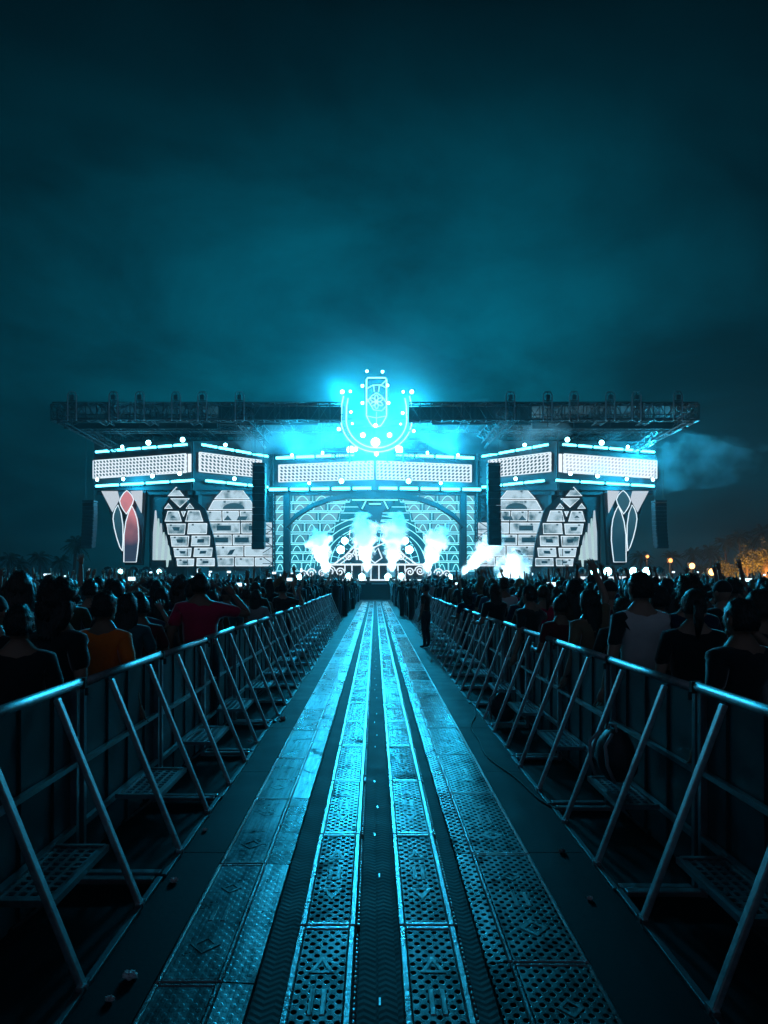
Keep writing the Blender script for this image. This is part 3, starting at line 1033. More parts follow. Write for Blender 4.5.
# centre arch, its LED line drawing and the booth front
CP = {s: Plane(272, 66.5, 375, 66.5, sgn=1 if s < 0 else -1) for s in (-1, 1)}
AP = {s: Plane(272, 62.4, 375, 61.6, sgn=1 if s < 0 else -1) for s in (-1, 1)}
for s in (-1, 1):
    side = 'left' if s < 0 else 'right'
    ar = empty('stage_arch', AP[s].pt(285, 580), f'dark curved arch rib sweeping from the {side} pillar to the middle of the stage', 'stage arch', 'arch ribs of the stage')
    g = MB()
    crv = [(284, 585), (284.5, 560), (284, 530), (286, 523), (296, 513), (312, 503), (330, 496.5), (350, 493.5), (375, 493)]
    inn = [(x, y + 4.5) if i > 2 else (x + 5, y) for i, (x, y) in enumerate(crv)]
    for i in range(len(crv) - 1):
        AP[s].poly(g, [crv[i], crv[i + 1], inn[i + 1], inn[i]], 0, .7)
    g.build('rib', M['black'], ar)
    g = MB()
    AP[s].rect(g, 281, 287, 484, 586, -.9, .6)
    g.build('pillar', M['cloth_black'], ar)
    ln = empty('line_drawing_screen', CP[s].pt(320, 575), f'dim screen with glowing outlined stones in the {side} half of the arch', 'LED screen', 'arch screens')
    g, fc = MB(), MB()
    rows = [(494.5, 502, 274, 352), (503.5, 511, 274, 346), (512.5, 521, 274, 341), (523, 532, 274, 336), (534, 543, 274, 328), (544.5, 552, 274, 322), (553.5, 561, 274, 318), (562.5, 571, 274, 316)]
    for r_, (ya, yb_, xa, xb_) in enumerate(rows):
        nb = 4 if r_ in (0, 1, 3) else 3
        for k in range(nb):
            a, b = xa + (xb_ - xa) * k / nb, xa + (xb_ - xa) * (k + 1) / nb - .8
            q = [(a, ya), (b, ya), (b - (1.5 if k == nb - 1 else 0), yb_), (a, yb_)]
            CP[s].line(g, q, .06, .03, 4, 0, True)
            if True:
                CP[s].poly(fc, inset(q, 1.6), .0, .04)
            a_, b_ = a + 3, b - 4
            if b_ - a_ > 6:
                CP[s].line(g, [(a_ + (b_ - a_) * i / 8, yb_ - 1 - (yb_ - ya - 2.5) * math.sin(math.pi * i / 8)) for i in range(9)], .045, .04, 4)
    for i in range(7):                                   # arch lines and voussoirs round the middle
        rr = 24 + 6.5 * i
        th = [math.pi * j / 40 for j in range(20)]
        CP[s].line(g, [(375 - rr * math.cos(a) * 1.02, 566 - rr * math.sin(a) * (.92 if i < 4 else .80)) for a in th if 375 - rr * math.cos(a) > 287], .05, .05, 4)
    for i in range(9):
        a = math.pi * (i + .5) / 19
        CP[s].line(g, [(375 - 24 * math.cos(a), 566 - 22 * math.sin(a)), (375 - 44 * math.cos(a), 566 - 40 * math.sin(a))], .04, .05, 4)
    for yy in (507, 513, 520):
        CP[s].line(g, [(341, yy), (372, yy)], .045, .05, 4)
    g.build('outlines', M['led_cyan'], ln)
    fc.build('brick_faces', M['arch_brick'], ln)
    g = MB()
    CP[s].rect(g, 273, 374.9, 493, 575, -.06, .1)
    g.build('backing', M['arch_glow'], ln)

# hub above the booth
hub = empty('stage_canopy', Vector((0, 62, 8)), 'dark wedge shaped canopy under the middle of the arch above the booth', 'canopy')
hp = Plane(300, 60.8, 450, 60.8)
g = MB()
hp.poly(g, [(355, 501), (395, 501), (390, 509), (383, 511), (380, 523), (370, 523), (367, 511), (360, 509)], 0, 1.0)
g.build('hub', M['black'], hub)
g = MB()
for x0, x1, y0_, y1_ in ((352, 398, 500, 500), (366, 362, 501, 509), (384, 388, 501, 509), (369, 381, 504, 504)):
    hp.line(g, [(x0, y0_), (x1, y1_)], .06, .08, 5)
g.build('lit_trim', M['led_cyan'], hub)

# booth
booth = empty('performer_booth', Vector((0, 60, 1.4)), 'ornate booth of glowing white scrollwork in the middle of the stage', 'performer booth')
bp_ = Plane(300, 59.6, 450, 59.6)
g = MB()
bp_.rect(g, 326, 424, 563, 580, -.1, 2.0)
bp_.rect(g, 344, 406, 549, 562, -1.2, 1.0)
g.build('plinth', M['black'], booth)
g = MB()
hw = lambda pts, r=.05: bp_.line(g, pts, r, .03, 5)
hw([(322, 564.5), (428, 564.5)], .09)
hw([(322, 580), (428, 580)], .07)
for x in (345, 352, 362, 371, 379, 388, 398, 405):
    hw([(x, 565), (x, 580)], .06)
for s in (-1, 1):
    X = lambda x: VX + s * (x - VX)
    hw([(X(334), 564), (X(345), 556), (X(356), 545), (X(366), 540)], .07)
    hw([(X(340), 564), (X(347), 559), (X(354), 552)], .05)
    for cx, cy, r0, tw_ in ((330, 571, 5.5, 2.2), (340, 572, 4.5, 1.8), (322, 573, 4, 2), (349, 557, 4, 2), (311, 573, 5, 1.7), (303, 574, 4, 1.6), (357, 553, 5.0, 1.5)):
        hw([(X(cx + r0 * (1 - t / 22) * math.cos(t / 22 * tw_ * 2 * math.pi)), cy - r0 * (1 - t / 22) * math.sin(t / 22 * tw_ * 2 * math.pi)) for t in range(21)], .06)
    hw([(X(357), 560), (X(355), 548), (X(358), 540), (X(362), 536)], .10)
    hw([(X(360), 560), (X(359), 550), (X(362), 542)], .08)
    hw([(X(344), 545), (X(349), 540), (X(350), 530)], .05)
hw([(368, 558), (372, 548), (375, 552), (378, 548), (382, 558), (375, 563), (368, 558)], .07)
hw([(366, 551), (384, 543)], .06)
g.build('scrollwork', M['led_line'], booth)
for k, (x, y, r) in enumerate([(341, 550, .34), (409, 550, .34), (345, 541, .30), (405, 541, .30), (349, 576, .26), (401, 576, .26), (300, 577, .24), (450, 577, .24), (362, 577, .3), (388, 577, .3)]):
    head_lamp(bp_.pt(x, y, .5), r, f'bright lamp {["high beside the booth on left", "high beside the booth on right", "topmost beside the booth on left", "topmost beside the booth on right", "low at left front of the booth", "low at right front of the booth", "on the stage edge left of the booth", "on the stage edge right of the booth", "under the left tall jet of the booth", "under the right tall jet of the booth"][k]}', 'lamps around the booth')

for x, y, lab in ((400, 599, 'small glowing floor lamp at the far right end of the ramps'), (345, 600, 'small glowing floor lamp at the far left end of the ramps')):
    head_lamp(P(x, y, 53), .13, lab, 'floor lamps at the end of the ramps')
# stage deck
dk = empty('stage_deck', Vector((0, 60, 0)), 'low dark stage platform across the whole front', 'stage platform')
g = MB()
g.box((0, 63.5, .7), (44, 12, 1.4))
g.build('platform', M['black'], dk)
g = MB()
g.box((0, 57.45, 1.36), (43.6, .08, .12))
g.build('edge_trim', M['steel'], dk)

# emblem: neon horseshoe and capsule
em = empty('neon_emblem', P(376, 452, 58), 'glowing cyan horseshoe and capsule emblem above the middle of the stage roof', 'neon emblem')
ep = Plane(300, 57.6, 450, 57.6)
EX = 376.5
for off in (0, 5.2):
    g = MB()
    pts = []
    for i in range(33):
        t = -1 + 2 * i / 32
        a = math.pi * (0.5 + 0.5 * t)
        rx, ry = 35.5 - off, 33 - off * .8
        pts.append((EX - rx * math.cos(a) * (1.0 if abs(math.cos(a)) < .9 else 1.0), 419 + ry * math.sin(a)))
    top_l = [(EX - 33 + off * .9, 396 + (2 if off else 0)), (EX - 35 + off, 406)]
    top_r = [(EX + 35 - off, 406), (EX + 33 - off * .9, 396 + (2 if off else 0))]
    pts = top_l + pts + top_r
    ep.line(g, pts, .07, .0, 6)
    g.build('horseshoe_tube', M['neon'], em)
g = MB()
cw = 10
cap = [(EX - cw + 1, 378), (EX + cw - 1, 378), (EX + cw, 380), (EX + cw, 416), (EX + cw - 3, 422), (EX + 4, 426), (EX, 427), (EX - 4, 426), (EX - cw + 3, 422), (EX - cw, 416), (EX - cw, 380)]
ep.line(g, cap, .06, .05, 6, 0, True)
g.build('capsule_tube', M['neon'], em)
g = MB()
for pts in ([(EX - cw, 389), (EX - 4, 385.5), (EX + 4, 385), (EX + cw, 388)], [(EX - cw, 416), (EX, 418), (EX + cw, 416)], [(EX + cw, 380), (EX + 4, 386)], [(EX, 412), (EX, 427)],
            [(EX - 3, 386), (EX - 2, 392)], [(EX + 3, 386), (EX + 2, 392)], [(EX - cw, 403), (EX - 5, 396), (EX, 393), (EX + 5, 396), (EX + cw, 403)], [(EX - cw, 398), (EX - 3, 410), (EX + 5, 411), (EX + cw, 406)]):
    ep.line(g, pts, .038, .05, 5)
g.build('capsule_ribs', M['neon'], em)
for k in range(6):
    g = MB()
    a = k * math.pi / 3 + .5
    c, s_ = math.cos(a), math.sin(a)
    pt = []
    for i in range(10):
        b = 2 * math.pi * i / 10
        u, v = 3.6 + 3.4 * math.cos(b), 1.7 * math.sin(b)
        pt.append((EX + u * c - v * s_, 402 + u * s_ + v * c))
    ep.line(g, pt, .035, .06, 5, 0, True)
    g.build('petal', M['neon'], em)
g = MB()
for x in (-30, -12, 12, 30):
    g.tube([ep.pt(EX + x * .9, 428 if abs(x) > 20 else 449, -.3), ep.pt(EX + x * .9, 462, -.3)], .07, 6)
lattice_beam(g, ep.pt(EX - 45, 455, -.6), ep.pt(EX + 45, 455, -.6), .5, .5, 14, .04, .025)
g.build('support_frame', M['truss'], em)
lamps = [(-9.5, 372.5, .20), (6, 373, .20), (-14, 387, .22), (11, 386.5, .2), (-14, 404, .22), (12, 404, .22), (-34, 393, .34), (-26, 392.5, .2), (26.5, 393, .2), (35, 393, .34), (-42, 413, .18), (-25.5, 413, .2),
         (26, 414, .22), (35.5, 415, .42), (42, 413, .16), (-37.5, 430, .26), (-24, 424.5, .16), (24, 425, .16), (37, 432, .22), (-13.5, 436, .42), (13, 436, .42), (-1, 443, .75), (-1, 426.5, .34), (-21, 450, .36), (21, 449, .38), (0, 455, .28)]
for dx, y, r in lamps:
    r *= .5 if r > .3 else .58
    g = MB()
    p = ep.pt(EX + dx, y, .35)
    g.ellipsoid(p, (r, r * .6, r), 10, 6)
    l = g.build('lamp', M['lamp'], em, True)
    g = MB()
    g.tube([p + Vector((0, .05, 0)), p + Vector((0, r * 1.6, 0))], [r, r * .7], 8)
    h_ = g.build('lamp_housing', M['truss'], l)
    h_.location = (0, 0, 0)


# line arrays
def line_array(xp, y0_, y1_, d, wpx, label, cable_y):
    top, bot = P(xp, y0_, d), P(xp, y1_, d)
    t = empty('line_array_speaker', bot, label, 'line array', 'hanging line array speakers')
    n = 12
    for k in range(n):
        g = MB()
        f0 = k / n
        z = top.z + (bot.z - top.z) * (f0 + .5 / n)
        h = (top.z - bot.z) / n * .94
        w = wpx * d / F
        yo = -.5 * (f0 ** 2)
        rot = Matrix.Rotation(R(14) * f0, 3, 'X')
        g.box((top.x, top.y + yo, z), (w, .8, h), 0, rot)
        g.box((top.x, top.y + yo - .42, z), (w * .9, .05, h * .84), 0, rot)
        shade_bevel(g.build('speaker_box', M['grille'], t), .02)
    g = MB()
    w = wpx * d / F
    g.box((top.x, top.y, top.z + .12), (w, .9, .14))
    for sx in (-.35, .35):
        g.tube([(top.x + sx * w, top.y, top.z + .15), (top.x + sx * w, top.y, P(xp, cable_y, d).z)], .025, 5)
    g.build('flying_frame', M['truss'], t)


line_array(90, 503, 548, 57, 11.5, 'black curved speaker column hanging alone beyond the left end of the stage', 440)
line_array(659, 503, 548, 57, 11.5, 'black curved speaker column hanging alone beyond the right end of the stage', 470)
line_array(259.5, 466, 549, 54.5, 12.5, 'long black speaker column hanging before the left brick wall screen', 420)
line_array(493.5, 466, 545, 54.5, 12.5, 'long black speaker column hanging before the right brick wall screen', 420)

# light shelf on the right and left of the stage
for s in (-1, 1):
    side = 'right' if s > 0 else 'left'
    fp = Plane(577, 55, 668, 55) if s > 0 else Plane(100, 55, 173, 55)
    xa, xb_ = (577, 668) if s > 0 else (100, 173)
    t = empty('light_shelf', fp.pt((xa + xb_) / 2, 582), f'long white ledge with a row of lamps, {side} front corner of the stage', 'light shelf', 'light shelves')
    g = MB()
    fp.rect(g, xa, xb_, 576.5, 580, 0, 1.0)
    g.build('ledge', M['led_line'] if s > 0 else M['steel'], t)
    g = MB()
    fp.rect(g, xa + 1, xb_ - 1, 580.2, 602, -.1, .8)
    g.build('skirt', M['black'], t)
    k = 0
    x = xa + 6
    while x < xb_ - 2:
        g = MB()
        p = fp.pt(x, 571.5, -.3)
        lit = k in (1, 2, 4, 5, 7) if s > 0 else k in (1, 4)
        lr = 1.0 if s > 0 else .55
        g.ellipsoid(p, (.32 * lr, .2, .34 * lr), 10, 6)
        l = g.build('lamp', M['lamp'] if lit else M['grille'], t, True)
        g = MB()
        g.tube([p + Vector((0, .05, 0)), p + Vector((0, .5, 0))], [.42, .34], 10)
        g.tube([p + Vector((-.46, .2, -.44)), p + Vector((-.46, .2, .2))], .05, 5)
        g.tube([p + Vector((.46, .2, -.44)), p + Vector((.46, .2, .2))], .05, 5)
        h_ = g.build('lamp_housing', M['truss'], l)
        h_.location = (0, 0, 0)
        k += 1
        x += 13


# ------------------------------------------------------------------ smoke
V = Vector


def smoke_mat(name, dens, nscale, col=(0.9, 0.97, 1.0), lo=.42, hi=.65, aniso=0.0, emission=0.0):
    m, nt, out = new_mat(name)
    v = N(nt, 'ShaderNodeVolumePrincipled')
    v.inputs['Color'].default_value = (*col, 1)
    v.inputs['Anisotropy'].default_value = aniso
    tc = N(nt, 'ShaderNodeTexCoord')
    no = N(nt, 'ShaderNodeTexNoise', Scale=nscale, Detail=4.0)
    L(nt, tc.outputs['Object'], no.inputs['Vector'])
    mr = N(nt, 'ShaderNodeMapRange')
    mr.inputs['From Min'].default_value = lo
    mr.inputs['From Max'].default_value = hi
    mr.inputs['To Max'].default_value = dens
    L(nt, no.outputs['Fac'], mr.inputs['Value'])
    L(nt, mr.outputs[0], v.inputs['Density'])
    L(nt, v.outputs[0], out.inputs['Volume'])
    return m



def jet_mat(name, ln, r0, r1, dens):
    """dense at the nozzle and along the axis, ragged and thin towards the rim and the far end (object space, axis z)"""
    m, nt, out = new_mat(name)
    v = N(nt, 'ShaderNodeVolumePrincipled')
    v.inputs['Color'].default_value = (.97, .99, 1.0, 1)
    tc = N(nt, 'ShaderNodeTexCoord')
    no = N(nt, 'ShaderNodeTexNoise', Scale=1.1, Detail=5.0, Roughness=.6)
    L(nt, tc.outputs['Object'], no.inputs['Vector'])
    sp = N(nt, 'ShaderNodeSeparateXYZ')
    L(nt, tc.outputs['Object'], sp.inputs[0])
    rad = math_node(nt, 'SQRT', math_node(nt, 'ADD', math_node(nt, 'POWER', sp.outputs[0], 2), math_node(nt, 'POWER', sp.outputs[1], 2)))
    t = math_node(nt, 'MAXIMUM', math_node(nt, 'DIVIDE', sp.outputs[2], ln), 0.0)
    rt = math_node(nt, 'MULTIPLY_ADD', math_node(nt, 'POWER', t, .8), r1 - r0, r0)
    k = math_node(nt, 'SUBTRACT', 1.0, math_node(nt, 'DIVIDE', rad, rt))
    k = math_node(nt, 'ADD', k, math_node(nt, 'MULTIPLY_ADD', no.outputs['Fac'], 2.4, -1.35))
    end = math_node(nt, 'MULTIPLY', math_node(nt, 'MAXIMUM', math_node(nt, 'SUBTRACT', t, .75), 0.0), -3.0)
    k = math_node(nt, 'MAXIMUM', math_node(nt, 'ADD', k, end), 0.0)
    L(nt, math_node(nt, 'MULTIPLY', math_node(nt, 'MINIMUM', math_node(nt, 'MULTIPLY', k, 2.2), 1.0), dens), v.inputs['Density'])
    L(nt, v.outputs[0], out.inputs['Volume'])
    return m


M['cloud'] = smoke_mat('drifting_smoke', 0.10, 0.34, lo=.46, hi=.74)
M['wisp'] = smoke_mat('wispy_smoke', 0.10, 0.42, (.45, .88, 1.0), lo=.50, hi=.80)

jets = [((328, 577), (315, 528), .25, 1.45, 'fat smoke jet leaning left, left of the booth'), ((368, 577), (362, 511), .30, 1.5, 'tall white smoke jet rising from the left of the booth'),
        ((391, 577), (397, 511), .30, 1.55, 'tall white smoke jet rising from the right of the booth'), ((424, 577), (443, 524), .25, 1.4, 'white smoke jet leaning right, right of the booth'),
        ((457, 578), (504, 534), .25, 1.35, 'long low smoke jet slanting right across the brick wall'), ((496, 578), (528, 560), .6, 2.0, 'low wide puff of smoke at foot of the right brick tower')]
SPOTS = []
for k, (a, b, r0, r1, lab) in enumerate(jets):
    A, B = P(*a, 57.2), P(*b, 57.2)
    can = empty('smoke_cannon', A - Vector((0, 0, .5)), f'black nozzle of the {lab.split(",")[0]}', 'smoke cannon', 'smoke cannons on the stage front')
    g = MB()
    dr = (B - A).normalized()
    g.tube([A - dr * .5, A - dr * .05], [.16, .12], 8)
    g.build('nozzle', M['truss'], can)
    g = MB()
    g.box(A - dr * .5 - Vector((0, 0, .12)), (.5, .4, .24))
    g.build('base', M['truss'], can)
    g = MB()
    ln = (B - A).length
    n = 10
    g.tube([V((0, 0, ln * 1.08 * i / n)) for i in range(n + 1)], [1.35 * (r0 + (r1 - r0) * (i / n * 1.08) ** .8) for i in range(n + 1)], 14)
    o = g.build('smoke_jet', jet_mat('jet_smoke', ln, r0, r1, (5.0, 4.0, 4.0, 5.0, 1.3, 3.0)[k]), None, False, A)
    o.rotation_euler = dr.to_track_quat('Z', 'Y').to_euler()
    tag(o, lab, 'smoke', 'smoke jets over the stage front', 'stuff')
    SPOTS.append((A, B))

def mist_mat(name, dens):
    """mist that thins smoothly from its middle outwards (unit sphere in object space)"""
    m, nt, out = new_mat(name)
    v = N(nt, 'ShaderNodeVolumePrincipled')
    v.inputs['Color'].default_value = (.85, .96, 1.0, 1)
    tc = N(nt, 'ShaderNodeTexCoord')
    no = N(nt, 'ShaderNodeTexNoise', Scale=1.7, Detail=4.0)
    L(nt, tc.outputs['Object'], no.inputs['Vector'])
    ln = N(nt, 'ShaderNodeVectorMath', operation='LENGTH')
    L(nt, tc.outputs['Object'], ln.inputs[0])
    k = math_node(nt, 'MAXIMUM', math_node(nt, 'SUBTRACT', 1.0, ln.outputs['Value']), 0.0)
    k = math_node(nt, 'POWER', k, 2.0)
    k = math_node(nt, 'MULTIPLY', k, math_node(nt, 'MULTIPLY_ADD', no.outputs['Fac'], 1.6, .2))
    L(nt, math_node(nt, 'MULTIPLY', k, dens), v.inputs['Density'])
    L(nt, v.outputs[0], out.inputs['Volume'])
    return m


for c, r, dn, lab in ((P(376, 428, 57.5), (12, 6, 11.5), .042, 'soft glowing mist hanging round the neon emblem'),):
    g = MB()
    g.ellipsoid((0, 0, 0), (1, 1, 1), 24, 14)
    o = tag(g.build('mist', mist_mat('emblem_mist', dn), None, True, c), lab, 'mist', None, 'stuff')
    o.scale = r
for c, r, lab in (((24.5, 60, 12.0), (9.5, 5, 2.6), 'ragged blue lit smoke drifting past the right end of the stage roof'), ((9.5, 56.0, 14.0), (6.5, 3.0, 2.4), 'bright smoke cloud over the roof right of the emblem'),
                  ((-7.0, 56.0, 13.0), (4.5, 2.6, 1.9), 'bright smoke cloud below the roof left of the emblem')):
    g = MB()
    g.ellipsoid(c, r, 24, 14, 0, lambda d: 1 + .35 * mnoise.noise(d * 2.1 + Vector(c)))
    tag(g.build('smoke', M['wisp'] if c[0] > 20 else M['cloud'], None, True), lab, 'smoke', 'drifting smoke clouds', 'stuff')

# ------------------------------------------------------------------ people
def skin_mesh(joints, bones, sub=1):
    me = bpy.data.meshes.new('body')
    me.from_pydata([j[0] for j in joints], bones, [])
    o = bpy.data.objects.new('tmp', me)
    COL.objects.link(o)
    md = o.modifiers.new('s', 'SKIN')
    md.use_smooth_shade = True
    for i, j in enumerate(joints):
        r = j[1]
        me.skin_vertices[0].data[i].radius = r if isinstance(r, tuple) else (r, r)
    me.skin_vertices[0].data[0].use_root = True
    if sub:
        s2 = o.modifiers.new('u', 'SUBSURF')
        s2.levels = s2.render_levels = sub
    dg = bpy.context.evaluated_depsgraph_get()
    dg.update()
    ev = o.evaluated_get(dg)
    m2 = ev.to_mesh()
    vs = [v.co.copy() for v in m2.vertices]
    fs = [tuple(p.vertices) for p in m2.polygons]
    ev.to_mesh_clear()
    bpy.data.objects.remove(o)
    bpy.data.meshes.remove(me)
    return vs, fs


V = Vector
POSES = {  # elbow and wrist offsets per arm: right (x>0), left (x<0), from the shoulder; forward is +y
    'arms down': [((.07, -.03, -.29), (.08, .06, -.53)), ((-.07, -.03, -.29), (-.08, .06, -.53))],
    'forearms forward': [((.09, .02, -.27), (.02, .25, -.27)), ((-.09, .02, -.27), (-.02, .25, -.27))],
    'both arms raised': [((.14, .06, .24), (.11, .12, .51)), ((-.14, .06, .24), (-.10, .10, .51))],
    'right arm raised': [((.12, .10, .24), (.08, .20, .49)), ((-.07, -.03, -.29), (-.05, .10, -.51))],
    'left arm raised': [((.07, -.03, -.29), (.05, .10, -.51)), ((-.12, .08, .25), (-.14, .14, .52))],
    'hands on head': [((.27, .08, .13), (.07, .03, .27)), ((-.27, .08, .13), (-.07, .03, .27))],
    'one elbow out': [((.25, .06, -.08), (.10, .18, .14)), ((-.08, -.04, -.28), (-.10, .03, -.52))],
    'phone held up': [((.08, .24, -.04), (-.05, .36, .21)), ((-.08, .22, -.06), (.09, .36, .19))],
}
HEADC = V((0, .015, 1.60))


def hand(mb, wrist, d, side, mi):
    """palm, four unequal bent fingers and a thumb off the side of the palm"""
    d = d.normalized()
    a = d.cross(V((0, 1, 0)))
    if a.length < .2:
        a = d.cross(V((1, 0, 0)))
    a.normalize()
    nrm = a.cross(d)
    pc = wrist + d * .045
    mb.tube([wrist - d * .02, wrist + d * .02, wrist + d * .06, wrist + d * .09], [.026, .034, .040, .034], 8, mi)
    for k, (off, ln) in enumerate(((-.030, .066), (-.010, .078), (.010, .074), (.030, .058))):
        b = wrist + d * .082 + a * off
        m1 = b + d * ln * .5 + a * off * .25
        m2 = b + d * ln * .9 + nrm * ln * .28 + a * off * .35
        mb.tube([b - d * .01, m1, m2], [.0095, .0085, .006], 5, mi)
    b = wrist + d * .03 + a * (-.034 * side)
    mb.tube([b, b + d * .03 + a * (-.030 * side), b + d * .062 + a * (-.034 * side) + nrm * .012], [.013, .0105, .007], 5, mi)


def person_mesh(pose, hair_len):
    arms = POSES[pose]
    lean = .05 if pose == 'forearms forward' else 0.0
    j = [((0, 0, .96), (.150, .105)), ((0, .0, 1.12), (.138, .095)), ((0, lean * .5, 1.28), (.160, .108)), ((0, lean, 1.39), (.135, .085)), ((0, lean, 1.455), (.062, .06)), ((0, lean + .005, 1.54), .052)]
    b = [(0, 1), (1, 2), (2, 3), (3, 4), (4, 5)]
    sj, sb = [((0, 0, .90), (.172, .125)), ((0, 0, 1.12), (.160, .115)), ((0, lean * .5, 1.28), (.178, .128)), ((0, lean, 1.385), (.150, .102)), ((0, lean, 1.46), (.082, .074))], [(0, 1), (1, 2), (2, 3), (3, 4)]
    hands_ = []
    for side, (e, w) in zip((1, -1), arms):
        sh = V((side * .172, lean, 1.372 + (.04 if e[2] > .1 else 0)))
        el, wr = sh + V(e), sh + V(w)
        k = len(j)
        j += [(tuple(sh), .056), (tuple((sh + el) / 2), .048), (tuple(el), .040), (tuple((el + wr) / 2), .038), (tuple(wr), .026)]
        b += [(3, k), (k, k + 1), (k + 1, k + 2), (k + 2, k + 3), (k + 3, k + 4)]
        k = len(sj)
        sj += [(tuple(sh), .070), (tuple(sh + (el - sh) * .45), .066), (tuple(sh + (el - sh) * .72), .064)]
        sb += [(3, k), (k, k + 1), (k + 1, k + 2)]
        hands_.append((wr, wr - el, side))
    for side in (-1, 1):
        k = len(j)
        j += [((side * .095, 0, .86), .098), ((side * .10, .015, .50), .062), ((side * .105, -.015, .30), .056), ((side * .11, -.02, .085), .040), ((side * .12, .11, .035), .036)]
        b += [(0, k), (k, k + 1), (k + 1, k + 2), (k + 2, k + 3), (k + 3, k + 4)]
    vs, fs = skin_mesh(j, b, 1)
    mb = MB()
    for f in fs:
        pass
    mi = []
    for f in fs:
        z = sum(vs[i].z for i in f) / len(f)
        x = abs(sum(vs[i].x for i in f) / len(f))
        mi.append(1 if z < .98 and x < .235 else 0)
    mb.v, mb.f, mb.mi = [V(v) for v in vs], [list(f) for f in fs], mi

    def head(d):
        k = 1.0
        if d.y > .2 and d.z < -.35:
            k *= .97
        if d.y < -.3 and d.z < -.2:
            k *= .93
        if abs(d.x) > .75:
            k *= .96
        return k
    hc = HEADC + V((0, lean, 0))
    mb.ellipsoid(hc, (.076, .096, .115), 16, 12, 0, head)
    mb.ellipsoid(hc + V((0, .045, -.075)), (.045, .045, .038), 10, 6, 0)        # jaw and chin
    for s in (-1, 1):
        mb.ellipsoid(hc + V((s * .076, -.005, -.01)), (.012, .022, .034), 8, 6, 0)   # ears
        mb.ellipsoid(hc + V((s * .030, .083, .008)), (.012, .010, .009), 8, 5, 2)    # eyes
    mb.tube([hc + V((0, .092, .012)), hc + V((0, .112, -.025)), hc + V((0, .096, -.034))], [.008, .014, .009], 6, 0)
    mb.tube([hc + V((-.024, .085, -.062)), hc + V((0, .093, -.063)), hc + V((.024, .085, -.062))], [.004, .008, .004], 5, 3)
    for wr, d, side in hands_:
        hand(mb, wr, d, side, 0)
    body = mb.mesh('person_body', True)
    for m in (SKIN[0], M['jeans'], M['eye'], SKIN[1]):
        body.materials.append(m)
    vs, fs = skin_mesh(sj, sb, 1)
    smb = MB()
    smb.add(vs, fs)
    for v in smb.v:
        v += mnoise.noise_vector(v * V((1, 1, .6)).length * 3.2 + V((3, pose.__len__(), 1))) * .008
        fold = math.sin(v.z * 30 + v.x * 9 + math.sin(v.x * 14) * 2.6) * .007 * (1 - .6 * max(0, min(1, (v.z - 1.3) * 5)))
        v.y += fold
    for i, f in enumerate(smb.f):
        if abs(sum(smb.v[k].x for k in f) / len(f)) > .165:
            smb.mi[i] = 1
    shirt = smb.mesh('person_shirt', True)
    shirt.materials.append(CLOTH['black'])
    shirt.materials.append(CLOTH['black'])
    # faces lower than the hem opening are kept closed by the trousers
    return body, shirt, lean, arms


